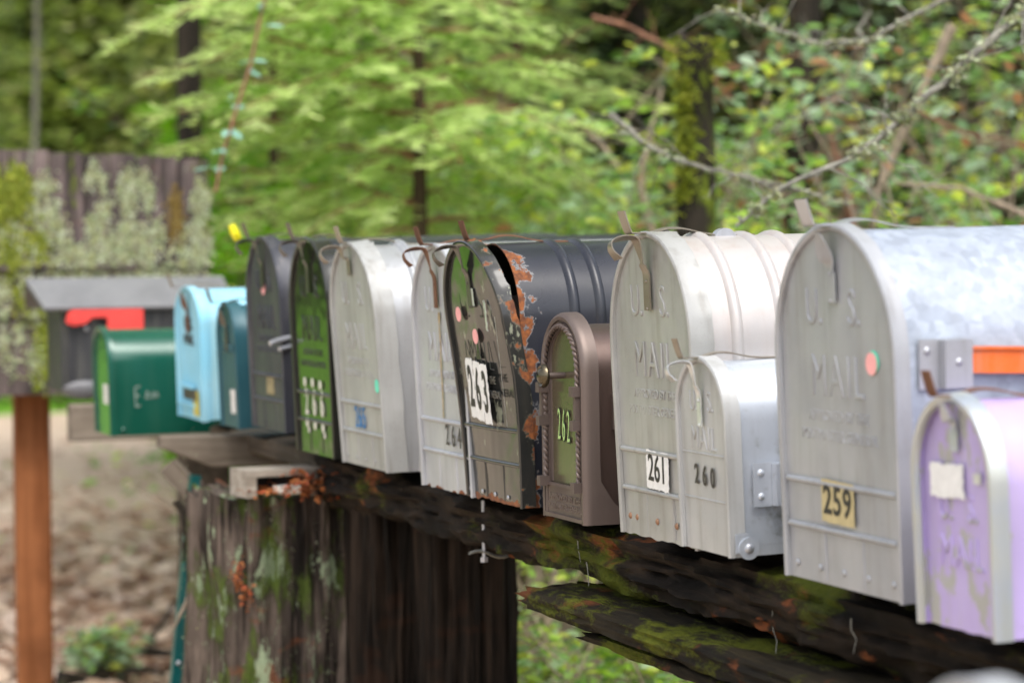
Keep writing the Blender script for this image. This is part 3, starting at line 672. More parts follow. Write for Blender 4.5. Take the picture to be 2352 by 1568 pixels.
def stfung(n):
    P = []
    for (x, y) in [(545, 1300), (552, 1312), (548, 1328), (556, 1345), (565, 1362), (572, 1378)]:
        q = at(x, y, 4.76) - sb
        for _ in range(n // 6): P.append((q.x + R_.gauss(0, .006), q.y + R_.gauss(0, .006), q.z + R_.gauss(0, .008)))
    return np.array(P)
moss_on(ST, 130, stfung, .009, 'rotten', 'orange_fungus')
stump('dark_post', 'broad near-black rough post under the log beside the stump', 925, 4.62, .085, .95, 'post', .012, 8, cat='post')
stump('dark_post', 'dark brown rough post under the log, right of the near-black one', 1070, 4.50, .080, .95, 'post', .010, 12, cat='post')
stump('dark_post', 'thin brown round post squeezed between the stump and the near-black post', 842, 4.72, .040, .97, 'post', .008, 15, cat='post')

def lumber(name, label, c, d, mat, rot=(0, 0, 0), cat='board', bev=.003, cut=None):
    t = thing(name, label, cat, c, rot); b = MB()
    n = 14; rows = []
    for i in range(n + 1):
        y = -d[1] / 2 + (cut or 0) + (d[1] - (cut or 0)) * (i - (1 if cut else 0)) / (n - (1 if cut else 0)); y = -d[1] / 2 if i == 0 else y; o = .0015
        zlo = -d[2] / 2
        if cut and i == 0: zlo = d[2] / 2 - d[2] * .35
        pr = [(-d[0] / 2 + bev, zlo), (d[0] / 2 - bev, zlo), (d[0] / 2, zlo + bev), (d[0] / 2, d[2] / 2 - bev), (d[0] / 2 - bev, d[2] / 2), (-d[0] / 2 + bev, d[2] / 2), (-d[0] / 2, d[2] / 2 - bev), (-d[0] / 2, zlo + bev)]
        yy = y
        rows.append([(px + o * nz(i, k, 3), yy, pz + o * nz(i, k, 9)) for k, (px, pz) in enumerate(pr)])
    b.grid(rows, True); b.add(rows[0], [tuple(range(7, -1, -1))]); b.add(rows[-1], [tuple(range(8))]); b.build('board', M[mat], t); return t
p = at(470, 1035, 5.25)
lumber('bracket_beam', 'weathered beam with an angled cut end below the green mailbox', (p.x, p.y + .12, p.z), (.045, .42, .062), 'lumber', cut=.10, cat='beam')
p = at(240, 968, 6.1)
lumber('bracket_beam', 'grey weathered beam end behind the green mailbox', (p.x, p.y + .14, p.z), (.045, .44, .082), 'lumber', cat='beam')
p = at(400, 1120, 5.45)
def brace():
    a, b_ = at(385, 1068, 5.35), at(530, 1215, 5.35); t = thing('diagonal_brace', 'thin diagonal wooden brace left of the stump top', 'brace', a)
    d_ = (b_ - a); L = d_.length; q = d_.to_track_quat('Y', 'Z'); m_ = MB(); m_.box((0, L / 2, 0), (.04, L, .035)); o = m_.build('board', M['lumber'], t, smooth=False); o.rotation_mode = 'QUATERNION'; o.rotation_quaternion = q
brace()
def back_post():
    b = at(460, 560, 5.6); b.z = 0
    t = thing('square_post', 'dark square post half hidden behind the left side of the stump', 'post', b); m_ = MB(); m_.box((0, 0, .5), (.09, .09, 1.0)); m_.build('board', M['lumberx'], t, smooth=False)
back_post()
def teal_pole():
    a, b_ = at(395, 1640, 5.25), at(448, 1090, 5.25); t = thing('teal_pole', 'slim dark teal metal stake leaning beside the stump', 'stake', a)
    m_ = MB(); d_ = b_ - a; a2 = a + d_ * -(a.z / d_.z); t.location = a2; dd = b_ - a2; sx = Vector((.0, .014, 0))
    m_.tube([Vector((0, 0, 0)), dd * .5, dd], .014, 4); m_.build('stake_shaft', metal('teal_stake_paint', (.005, .10, .10), met=.2, rough=.4, da=.2), t, smooth=False)
    for z in (.35, .62):
        MB().dome(dd * z + Vector((.013, 0, 0)), .005, (1, 0, 0)).build('rivet', M['zinc'], t)
teal_pole()
arching('thin pale stick leaning against the left side of the stump', [(455, 1310), (425, 1390), (390, 1460)], 5.1, .006, 'twig', 0, 'leaning_stick', sub=0)
arching('curled dark bark strip at the left edge of the stump top', [(405, 1150), (420, 1175), (428, 1230), (420, 1290)], 4.85, .007, 'darkbark', 0, 'bark_strip', sub=0)
def block_on_stump():
    p = at(600, 1083, 4.78)
    t = thing('wood_block', 'pale hollow wooden block resting on the stump top', 'block', (p.x, p.y + .01, .957), (0, 0, .1)); t.scale = (.85, .85, 1.0)
    m_ = MB(); m_.box((0, -.052, .024), (.10, .022, .048)); m_.box((0, .03, .042), (.10, .142, .012)); m_.box((0, .092, .018), (.10, .018, .036)); m_.build('frame', woodmat('pale_block_wood', (.30, .26, .21), (.48, .43, .36), 'y', seed=22, bs=.3), t, smooth=False)
    m_ = MB(); m_.box((-.03, .02, .018), (.03, .124, .036)); m_.build('hollow_shade', M['void'], t, smooth=False)  # dark filler box stands in for the shade inside the hollow block
block_on_stump()
def crumbs():
    n = 180; c = at(735, 1092, 4.72); P = np.array(c[:]) + NP.normal(0, 1, (n, 3)) * np.array([.03, .028, .014]); P[:, 2] = np.maximum(P[:, 2] - .015, .960)
    P2 = np.array(at(650, 1124, 4.74)[:]) + NP.normal(0, 1, (120, 3)) * np.array([.03, .035, .004])
    tag(np_mesh('rotten_wood_crumbs', leaves(np.concatenate([P, P2]), .015, OVAL, up=.4), 6, M['rotten']), 'heap of orange rotten wood crumbs on the stump below the mailboxes', 'wood crumbs', kind='stuff')
    a = at(628, 1122, 4.72); b_ = at(690, 1118, 4.72); a.z = b_.z = .972
    t = thing('pale_stick', 'short pale stick lying on the front of the stump top', 'stick', a); m_ = MB(); m_.tube([Vector(), (b_ - a) * .5, b_ - a], [.007, .009, .007], 10, jit=.1); m_.build('wood', M['offw'], t)
crumbs()

# mossy shingled board and its post
def shingle_board():
    c = at(245, 620, 7.0); yL = at(-120, 620, 7.0).y; yR = at(498, 620, 7.0).y; zt = at(245, 352, 7.0).z; zb = at(245, 905, 7.0).z; x = c.x
    t = thing('shingled_board', 'lichen-covered wooden shingle board at far left on a red-brown post', 'shingle board', (x, yL, zb)); W_, H_ = yR - yL, zt - zb
    m_ = MB(); m_.box((-.03, W_ / 2, H_ / 2 - .01), (.03, W_ - .01, H_ - .03)); m_.build('backing', M['lumberx'], t, smooth=False)
    m_ = MB()
    for row, (z0, z1, off) in enumerate([(0, .30, .0), (.20, .38, .012), (.33, H_, .024)]):
        y = -.01 + R_.uniform(0, .02)
        while y < W_ - .02:
            wd = R_.uniform(.05, .11); wd = min(wd, W_ - y)
            zl = z0 + R_.uniform(-.012, .008); th_ = R_.uniform(.010, .018)
            top = z1 if row < 2 else z1 + .012 - .028 * (y / W_) + R_.uniform(-.003, .003)
            n = 8; rows = []
            for i in range(n + 1):
                z = zl + (top - zl) * i / n; f = 1 - .6 * i / n
                rows.append([(off + .002 * nz(y * 30, z * 20, k), y + .002 + (wd - .004) * k / 5 + .001 * nz(z * 40, k, 2), z) for k in range(6)] + [(off - th_, y + wd - .002, z), (off - th_, y + .002, z)])
                for k in range(6): rows[-1][k] = (rows[-1][k][0] + th_ * f * .5 + .0025 * nz((y + wd * k / 5) * 80, z * 6, 3), rows[-1][k][1], rows[-1][k][2])
            m_.grid(rows, True); m_.add(rows[0], [tuple(range(8))]); m_.add(rows[-1], [tuple(range(7, -1, -1))]); y += wd
    m_.build('shingles', M['shake'], t, ang=30)
    def bl(n, ncl, yr, zr, sp, size, mat, name, amp=.002):
        n = int(n * 1.6); ncl = max(3, int(ncl * .75)); cy = NP.uniform(yr[0], yr[1], ncl); cz = NP.uniform(zr[0], zr[1], ncl); k = NP.integers(0, ncl, n)
        y = cy[k] + NP.normal(0, sp, n); z = cz[k] + NP.normal(0, sp * 2.0, n); off = np.where(z > .33, .026, np.where(z > .2, .014, .003)) + np.abs(NP.normal(0, amp, n)) + .004
        ok = (y > 0) & (y < W_ + .006) & (z > -.0) & (z < H_ - .01)
        np_mesh(name, leaves(np.stack([off, y, z], 1)[ok], size * .75, OVAL, width=1.9, nrm=(1.6, 0, .2)), 6, mat, t)
    u = lambda px: at(px, 620, 7.0).y - yL
    v = lambda py: at(245, py, 7.0).z - zb
    bl(560, 16, (u(195), u(245)), (v(600), v(390)), .007, .011, M['lich'], 'lichen')
    bl(900, 20, (u(275), u(350)), (v(600), v(410)), .008, .011, M['lich'], 'lichen')
    bl(600, 12, (u(458), u(492)), (v(590), v(385)), .006, .011, M['lich'], 'lichen')
    bl(2000, 70, (u(120), u(495)), (v(670), v(520)), .010, .012, M['lich'], 'lichen')
    bl(1300, 60, (u(-20), u(115)), (v(860), v(420)), .010, .012, M['lich'], 'lichen')
    bl(1500, 10, (u(-60), u(35)), (v(480), v(370)), .014, .014, M['moss'], 'moss', .008)
    bl(900, 14, (u(-20), u(120)), (v(880), v(520)), .014, .013, M['moss'], 'moss')
    bl(260, 4, (u(385), u(415)), (v(560), v(450)), .010, .012, leafmat('brown_moss', [(.16, .10, .02), (.24, .16, .03), (.10, .07, .02)], .2, .8), 'brown_moss')
shingle_board()
def red_post():
    b = at(66, 560, 7.08); b.z = 0
    t = thing('wooden_post', 'red-brown square wooden post holding up the mossy shingled board', 'post', b, (0, 0, rad(-6))); m_ = MB(); z1 = at(66, 900, 7.08).z
    s = .046; c = .006; rows = []
    for i in range(9):
        z = z1 * i / 8; rows.append([(px, py, z) for px, py in [(-s + c, -s), (s - c, -s), (s, -s + c), (s, s - c), (s - c, s), (-s + c, s), (-s, s - c), (-s, -s + c)]])
    m_.grid(rows, True); m_.add(rows[-1], [tuple(range(8))]); m_.build('board', M['redpost'], t)
red_post()

# ------------------------------------------------------------------ mailboxes
def profile(w, h, n=22, wb=None, ah=None, off=0.0, pw=2.0):
    """arch outline bottom-left -> top -> bottom-right"""
    wb = wb or w * .985; ah = ah or w / 2; hs_ = h - ah; P = []
    for i in range(7): t = i / 7; P.append((-(wb / 2 + (w - wb) / 2 * min(1, t * 1.15)) - off, hs_ * t))
    for i in range(n + 1):
        a = math.pi * (1 - i / n); c, s_ = math.cos(a), math.sin(a)
        q = (abs(c) ** pw + abs(s_) ** pw) ** (-1 / pw)
        P.append(((w / 2) * c * q + off * c, hs_ + ah * s_ * q + off * s_))
    for i in range(6, -1, -1): t = i / 7; P.append(((wb / 2 + (w - wb) / 2 * min(1, t * 1.15)) + off, hs_ * t))
    return P
def halfw(w, h, z, wb=None, ah=None):
    wb = wb or w * .985; ah = ah or w / 2; hs_ = h - ah
    if z <= hs_: return wb / 2 + (w - wb) / 2 * min(1, z / hs_ * 1.15)
    t = min(1, (z - hs_) / ah); return w / 2 * math.sqrt(max(0, 1 - t * t))
def text_mesh(body, size, ext=.0006, bev=0.0, sx=1.0, offs=0.0, align='CENTER', spacing=1.0):
    cu = bpy.data.curves.new('text', 'FONT'); cu.body = body; cu.size = size; cu.extrude = ext; cu.bevel_depth = bev; cu.bevel_resolution = 1; cu.offset = offs
    cu.align_x = align; cu.align_y = 'CENTER'; cu.resolution_u = 3; cu.space_character = spacing
    o = bpy.data.objects.new('text', cu); C.objects.link(o); dg = bpy.context.evaluated_depsgraph_get()
    me = bpy.data.meshes.new_from_object(o.evaluated_get(dg)); bpy.data.objects.remove(o); bpy.data.curves.remove(cu)
    me.transform(Matrix.Diagonal((sx, 1, 1, 1))); me.transform(Matrix.Rotation(rad(90), 4, 'X')); return me
def letters(body, size, loc, mat, parent, name='lettering', ext=.0006, bev=0.0, sx=1.0, offs=0.0, rot=(0, 0, 0), spacing=1.0, extra=()):
    me = text_mesh(body, size, ext, bev, sx, offs, spacing=spacing); me.name = name; me.materials.append(mat)
    if bev: me.shade_smooth(); me.set_sharp_from_angle(angle=rad(60))
    o = bpy.data.objects.new(name, me); C.objects.link(o); o.parent = parent; o.location = loc; o.rotation_euler = rot; return o
def disc(parent, loc, r, mat, name='sticker', th=.0006):
    m_ = MB(); m_.tube([(0, 0, 0), (0, -th, 0)], r, 24); return m_.build(name, mat, parent, loc=loc)
def ragged(parent, loc, w_, h_, mat, name, rg=.0015, th=.0006, tilt=0.0, n=14):
    pts = []
    for i in range(n): pts.append((-w_ / 2 + w_ * i / n, h_ / 2))
    for i in range(n): pts.append((w_ / 2, h_ / 2 - h_ * i / n))
    for i in range(n): pts.append((w_ / 2 - w_ * i / n, -h_ / 2))
    for i in range(n): pts.append((-w_ / 2, -h_ / 2 + h_ * i / n))
    pts = [(x + R_.uniform(-rg, rg), z + R_.uniform(-rg, rg)) for x, z in pts]; k = len(pts)
    m_ = MB(); m_.add([(x, 0, z) for x, z in pts] + [(x, -th, z) for x, z in pts], [tuple(range(k, 2 * k))] + [(i, (i + 1) % k, k + (i + 1) % k, k + i) for i in range(k)])
    return m_.build(name, mat, parent, smooth=False, loc=loc, rot=(0, tilt, 0))
def strip(path, w_, th=.0014, x0=0.0, twist=None):
    """flat metal strip along a (y,z) path, width across x"""
    m_ = MB(); pts = [Vector((x0, y, z)) for y, z in path]; fine = []
    for i in range(len(pts) - 1):
        a, b = pts[max(i - 1, 0)], pts[min(i + 2, len(pts) - 1)]
        for k in range(4):
            t = k / 4; p0, p1, p2, p3 = a, pts[i], pts[i + 1], b
            fine.append(.5 * ((2 * p1) + (p2 - p0) * t + (2 * p0 - 5 * p1 + 4 * p2 - p3) * t * t + (3 * p1 - p0 - 3 * p2 + p3) * t ** 3))
    fine.append(pts[-1]); rows = []
    for i, p in enumerate(fine):
        tg = (fine[min(i + 1, len(fine) - 1)] - fine[max(i - 1, 0)]).normalized(); nn = Vector((1, 0, 0)).cross(tg).normalized() * th / 2
        tw = twist(i / (len(fine) - 1)) if twist else 0; W2 = w_(i / (len(fine) - 1)) if callable(w_) else w_
        sx = Vector((math.cos(tw), 0, 0)) * W2 / 2 + nn.normalized() * math.sin(tw) * W2 / 2
        rows.append([p - sx - nn, p + sx - nn, p + sx + nn, p - sx + nn])
    m_.grid(rows, True); m_.add(rows[0], [(3, 2, 1, 0)]); m_.add(rows[-1], [(0, 1, 2, 3)]); return m_
def curved_body(w, h, L, ribs=(), wb=None, ah=None, off=.0, lip=.004, nL=40, crimps=0, wearf=None, th=.0012):
    ys = [0, .003, .008]
    for r in ribs: ys += [r + q for q in (-.012, -.0078, -.006, -.004, -.002, 0, .002, .004, .006, .0078, .012)]
    ys += [L * i / 12 for i in range(1, 13)]; ys = sorted(set(round(y, 4) for y in ys if y <= L)); rows = []; wr = []
    for y in ys:
        o = 0
        for r in ribs:
            q = abs(y - r); o += .0055 * max(0, 1 - (q / .0078) ** 2) if q < .0078 else 0
        P = profile(w, h, 30, wb, ah, off + o)
        row = []
        for k, (x, z) in enumerate(P):
            dx = .0012 * nz(x * 12, y * 9, z * 12); row.append((x + dx, y, z + dx))
            wr.append(wearf(x, y, z) if wearf else math.exp(-y / .03))
        rows.append(row)
    m_ = MB(); m_.grid(rows, False, wr)
    inn = []; wi = []
    for y in (0, .004, L * .3, L):
        P = profile(w, h, 30, wb, ah, off - th * 1.5); inn.append([(x, y + (0 if y else .0), z) for x, z in P]); wi += [math.exp(-y / .03) if wearf is None else wearf(0, y, .1) for _ in P]
    m_.grid(inn[::-1], False, wi[::-1], 1)
    m_.grid([inn[0], rows[0]], False, 1.0)                      # lip
    n = len(rows[0])
    m_.add(rows[-1], [tuple(range(n))[::-1]], 0.2)              # back
    fl = [(rows[0][0][0], .012, .012), (rows[0][-1][0], .012, .012), (rows[0][-1][0], L, .012), (rows[0][0][0], L, .012)]
    m_.add(fl, [(0, 1, 2, 3)], .3, 1)
    return m_
def door_mesh(w, h, wb=None, ah=None, bars=(), vribs=(), flange=.024, bead=.0045, crimp=0.0, ncr=26, wearb=1.0, inset=.0035, dent=.0012, off=.0028, raggedb=0.0, warp=None, seed=0.0, flw=None):
    m_ = MB(); nx, nz_ = 36, 60; rows = []; wr = []
    for j in range(nz_ + 1):
        z = h * (j / nz_); z = min(z, h * .9995); hw = halfw(w, h, z, wb, ah)
        row = []
        for i in range(nx + 1):
            u = -1 + 2 * i / nx; x = hw * u
            y = inset + dent * nz(x * 9 + seed, z * 7, seed) + .0004 * nz(x * 60, z * 50, seed)
            e = min(1, max(0, (hw - abs(x)) / .010)); y -= 0
            zz = z + (raggedb * nz(x * 45, seed, 3) if j == 0 else 0)
            row.append((x, y + (warp(x, z) if warp else 0), zz)); wr.append(max(.95 * math.exp(-z / .018) * wearb, .55 * math.exp(-(hw - abs(x)) / .006) * wearb))
        rows.append(row)
    m_.grid(rows, False, wr)
    # rounded rim + flange wrapping back over the body
    P0 = profile(w, h, 44, wb, ah, 0); rr = []; ww = []
    secs = [(-.0035 - 0, inset)] + [(-.0035 + bead * (1 - math.cos(t)), -bead * .75 * math.sin(t) + inset * .3) for t in (.5, 1.0, 1.57, 2.1, 2.6)] + [(off + .0012, .006), (off + .0012, flange * .5), (off + .0016, flange)]
    for si, (o, y) in enumerate(secs):
        P = profile(w, h, 44, wb, ah, o); row = []
        for k, (x, z) in enumerate(P):
            yy = y; xx, zz = x, z
            if si >= 7 and crimp:
                cz = crimp * (math.sin(k * 2 * math.pi / 3.1 + seed) * .6 + nz(k * .9, seed, 1)) * (1 if si == 8 else .4)
                c_ = Vector((x, z - h * .45)).normalized(); xx += c_.x * cz; zz += c_.y * cz; yy += abs(cz) * 1.2
            if warp: yy += warp(x, z)
            if z < .002: zz -= .0
            row.append((xx, yy, zz)); ww.append((.25 + .65 * (si / 8)) * (flw or wearb))
        rr.append(row)
    m_.grid(rr, False, ww)
    inner = [[(x, y + .0, z) for (x, y, z) in rr[-1]], [(x * .985, y, z * .992) for (x, y, z) in rr[-1]], [(x * .985, inset + .002 + (warp(x, z) if warp else 0), z * .992) for (x, y, z) in rr[-1]]]
    m_.grid(inner, False, .3 * wearb)
    for zb, ra in bars:
        hw = halfw(w, h, zb, wb, ah) - .007; N = 12
        m_.tube([(-hw + 2 * hw * i / N, inset - .0005 + (warp(-hw + 2 * hw * i / N, zb) if warp else 0), zb) for i in range(N + 1)], ra, 10, wear=.15 * wearb)
    for xv, za, zb, ra in vribs:
        m_.tube([(xv, inset + .0012 + (warp(xv, za) if warp else 0), za), (xv, inset + .0012 + (warp(xv, zb) if warp else 0), zb)], ra, 8, wear=.3 * wearb)
    return m_
CATCH = [(.125, -.0045), (.085, -.0040), (.060, -.001), (.036, .0045), (.014, .0055), (-.008, .001), (-.030, .0005), (-.037, .003), (-.045, .027)]
STRAP = [(-.0006, -.090), (-.0006, -.066), (-.0008, -.046), (-.005, -.036), (-.008, -.022), (-.013, -.005), (-.024, -.002), (-.036, -.003), (-.045, -.007), (-.044, -.017), (-.035, -.027)]
def latchset(door, body, h, matc, mats, wc=.017, ws=.016, sc=1.0, hook=True, catch=True, yo=0.0, strap_len=1.0, x0=0.0):
    if catch: strip([(y * sc, h + z * sc + .002) for y, z in CATCH], wc, x0=x0, twist=lambda t: .10 * math.sin(t * 5)).build('catch', matc, body)
    S2 = STRAP if hook else STRAP[:6]
    s_ = strip([(y * sc + yo, h + (z * (strap_len if z < -.03 else 1)) * sc) for y, z in S2], ws, x0=x0, twist=lambda t: .35 * math.sin(t * 7) if t > .3 else 0).build('latch', mats, door)
    for z in (-.088, -.055): 
        MB().dome((0, 0, 0), .0022).build('rivet', mats, s_, loc=(x0, -.0014 + yo, h + z * sc * strap_len))
    return s_
def mailbox(label, x, z, w, h, L, y=1.27, pitch=1.0, yaw=0.0, rollx=0.0, door_open=1.2, mb='rib', md='rib', ribs=(), wb=None, ah=None, bars=True, name='mailbox', group='arched metal mailboxes in a row on the log', dk={}, wearf=None, latch=None, inner=None, lk={}, cat='mailbox', doorz=0.0):
    t = thing(name, label, cat, (x, y, z), (rad(pitch), rad(rollx), rad(yaw)), group)
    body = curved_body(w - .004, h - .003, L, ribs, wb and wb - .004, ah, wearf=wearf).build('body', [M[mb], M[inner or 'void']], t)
    bl = []; vr = []
    if bars:
        z1, z2 = h * .285, h * .155
        bl = [(z1, .0034), (z2, .0034)]; vr = [(-w * .16, .004, z2, .0026), (w * .17, .004, z2, .0026)]
    kw = dict(wb=wb, ah=ah, bars=bl, vribs=vr); kw.update(dk)
    dr = door_mesh(w, h, **kw).build('door', M[md], t, loc=(0, -.006, doorz), rot=(rad(door_open), 0, 0))
    if latch: latchset(dr, body, h, M[latch[0]], M[latch[1]], **lk)
    return t, body, dr
def usmail(dr, w, h, mat, zc=.775, big=.054, lines=True, sx=.78, ext=.0005, bev=.0010, mail_gap=None, dx=None, offs=-.0010):
    y = .0034; k = w / .25; mail_gap = mail_gap or .193 * h; dx = dx or .046 * k
    letters('U.', big, (-dx, y, h * zc), mat, dr, ext=ext, bev=bev, sx=sx, offs=offs); letters('S.', big, (dx * .9, y, h * zc), mat, dr, ext=ext, bev=bev, sx=sx, offs=offs)
    letters('MAIL', big * 1.15, (0, y, h * zc - mail_gap), mat, dr, ext=ext, bev=bev, sx=sx, spacing=1.18, offs=offs * 1.2)
    if lines:
        letters('APPROVED BY THE', .0155, (0, y, h * .475), mat, dr, ext=ext * .5, bev=.0004, sx=.98 * k, offs=-.0002); letters('POSTMASTER GENERAL', .0155, (0, y, h * .420), mat, dr, ext=ext * .5, bev=.0004, sx=1.02 * k, offs=-.0002)
def rivets(dr, w, n, z=.012, mat=None, r=.0032, xs=None):
    for i in range(n):
        MB().dome((0, 0, 0), r).build('rivet', mat, dr, loc=((xs[i] if xs else -w * .42 + w * .84 * i / (n - 1)), .0032, z))

# --- dark grey box (first large one from the left), yellow tagged latch
t, bo, dr = mailbox('tall dull black mailbox with a pink dot sticker and a yellow-taped latch', -4.735, 1.066, .226, .345, .55, mb='A', md='A', latch=('latchdark', 'latchdark'), pitch=1, door_open=1.2, dk=dict(seed=1))
usmail(dr, .226, .345, M['A'])
disc(dr, (-.002, .0018, .255), .0115, M['pink'])
ragged(dr, (.012, .0028, .082), .05, .035, plain('faded_ochre_label', (.30, .25, .13), .7, var=.4), 'label')
s_ = MB(); s_.tube([(-.008, -.040, .348), (-.0, -.047, .358), (0, -.052, .372)], [.0075, .0085, .0065], 10, jit=.1); s_.build('yellow_tape', M['yellow'], dr)
def flag_bracket(parent, loc, s=1.0, mat='zinc'):
    o = MB(); o.box((0, 0, 0), (.002, .055 * s, .052 * s)); o.box((.0076, .012 * s, 0), (.012, .032 * s, .050 * s)); b = o.build('flag_bracket', M[mat], parent, smooth=False, loc=loc)
    for yy, zz, xx in ((-.018 * s, .014 * s, .001), (-.018 * s, -.014 * s, .001), (.012 * s, .002, .013)): MB().dome((0, 0, 0), .0045 * s, (1, 0, 0)).build('rivet', M[mat], b, loc=(xx, yy, zz))
    return b
# chrome arm and pale tags between dark boxes
m_ = MB(); m_.tube([(.113, .01, .17), (.125, -.02, .165), (.127, -.035, .160)], .005, 8); m_.tube([(.114, .012, .155), (.128, -.018, .150)], .004, 8); m_.build('flag_clip', M['zinc'], t)
for k in range(5): ragged(t, (.1165, .020, .035 + k * .030), .018, .020, M['cream'] if k % 2 else M['offw'], 'paper_tag').rotation_euler = (0, 0, rad(70))

# --- glossy black box reflecting the lawn, painted 266
t, bo, dr = mailbox('glossy black mailbox with dripping white hand-painted number on its door', -4.432, 1.042, .226, .366, .56, mb='black', md='Bdoor', wearf=lambda x, y, z: .15 * math.exp(-y / .02), latch=('latchdark', 'latchdark'), dk=dict(crimp=.0022, wearb=.55, flange=.03, seed=2, dent=.0006))
usmail(dr, .226, .366, M['Bdoor'])
for k, ch in enumerate('266'): letters(ch, .062, (-.045 + k * .047, .0012, .086), M['offw'], dr, 'painted_number', ext=.0004, sx=.62, offs=.0012)
for (x, z) in ((-.05, .122), (-.003, .122), (.044, .120), (-.046, .052), (.002, .050), (.050, .048)): MB().dome((0, 0, 0), .0085, flat=.12, n=14).build('paint_blob', M['offw'], dr, loc=(x, .0008, z))
for (x, z) in ((.056, .036), (-.04, .040)): MB().dome((0, 0, 0), .006, flat=.12, n=12).build('paint_blob', M['offw'], dr, loc=(x, .0016, z))

# --- pale grey box with blue number, door ajar
t, bo, dr = mailbox('pale grey mailbox with faded blue number and mint sticker, door sagging ajar', -4.145, 1.042, .238, .358, .56, mb='rib', md='C', ribs=(.055, .062), door_open=3.3, latch=('latch', 'latch'), dk=dict(crimp=.0022, flange=.032, seed=3), lk=dict(strap_len=.55), wearf=lambda x, y, z: 0)
usmail(dr, .238, .358, M['C'])
letters('265', .050, (-.008, .0012, .078), M['bink'], dr, 'painted_number', ext=.0004, sx=.72, spacing=1.15)
disc(dr, (.095, .0022, .135), .011, M['mint']); rivets(dr, .238, 5, mat=M['C'])

# --- 264 rust-stained box
t, bo, dr = mailbox('white-grey mailbox numbered 264 with rust running down from its latch', -3.735, 1.038, .225, .358, .56, mb='Dbody', md='D', ribs=(.09,), door_open=2.0, latch=('latchrust', 'latchrust'), dk=dict(wearb=.85, seed=4, raggedb=.004, flange=.018), lk=dict(wc=.015, ws=.014), inner='void', wearf=lambda x, y, z: .9 * math.exp(-y / .012), )
usmail(dr, .235, .358, M['D'])
for k, ch in enumerate('264'): letters(ch, .044, (.012 + k * .027, .0010, .082 - .001 * k), M['dink'], dr, 'number', ext=.0004, sx=.72)
rstain = plain('rust_run_stain', (.42, .31, .16), .7, var=.5, sc=160)
m_ = MB(); rows = []
for i in range(17):
    z = .262 - .155 * i / 16; hw_ = .0012 + .0022 * nz(i * .8, 2, 3) + (.002 if i < 2 else 0); cx = .006 + .003 * nz(i * .3, 4, 1) - .0004 * i
    rows.append([(cx - abs(hw_) - .0012, .0012, z), (cx + abs(hw_) + .0012, .0012, z)])
m_.grid(rows); m_.build('rust_streak', rstain, dr, smooth=False)

# --- 263 rusty black box, door well ajar
wf = lambda x, y, z: .70 * math.exp(-y / .035) + .12 * math.exp(-z / .05)
t, bo, dr = mailbox('peeling rusty black mailbox numbered 263 with its door hanging ajar', -3.532, 1.040, .218, .362, .58, mb='black', md='blackdoor', ribs=(.080, .118), door_open=5.6, latch=('latchrust', 'latchdark'), dk=dict(crimp=.0020, flange=.019, seed=5, raggedb=.005, wearb=.95, flw=.68, warp=lambda x, z: .004 * math.sin(z * 12) + (.010 * max(0, (x / .12)) * (1 - abs(z - .17) / .2))), lk=dict(wc=.016), wearf=wf)
usmail(dr, .218, .362, M['blackdoor'], bev=.0003, ext=.0002, offs=-.0022, zc=.755, dx=.038)
for k, ch in enumerate('263'):
    rg = ragged(dr, (-.038 + k * .027, .0002 + .0005 * k, .158 - .003 * k), .0265, .083, M['white'], 'number_sticker', .0016, tilt=rad(R_.uniform(-2, 2)))
    letters(ch, .080, (0, -.0010, 0), M['ink'], rg, 'number', ext=.0003, sx=.46, offs=.0018)
disc(dr, (-.056, -.0004, .262), .0105, M['pink']); disc(dr, (.000, .0014, .232), .0105, M['pink'])
ragged(dr, (.010, .0002, .287), .010, .024, M['tape'], 'tape_scrap', .0006); ragged(dr, (.052, .0018, .262), .006, .040, M['tape'], 'tape_scrap', .0022)
m_ = MB(); rows = []
for i in range(15):
    z = .262 - .150 * i / 14; x = halfw(.218, .362, z); rows.append([(x - .019 - .002 * nz(z * 60, 1, 2), .0006, z), (x - .010, -.0022, z), (x - .003, -.0045, z)])
m_.grid(rows); o = m_.build('duct_tape', M['tape'], dr)
rivets(dr, .25, 5, .010, M['zinc'], r=.0035)

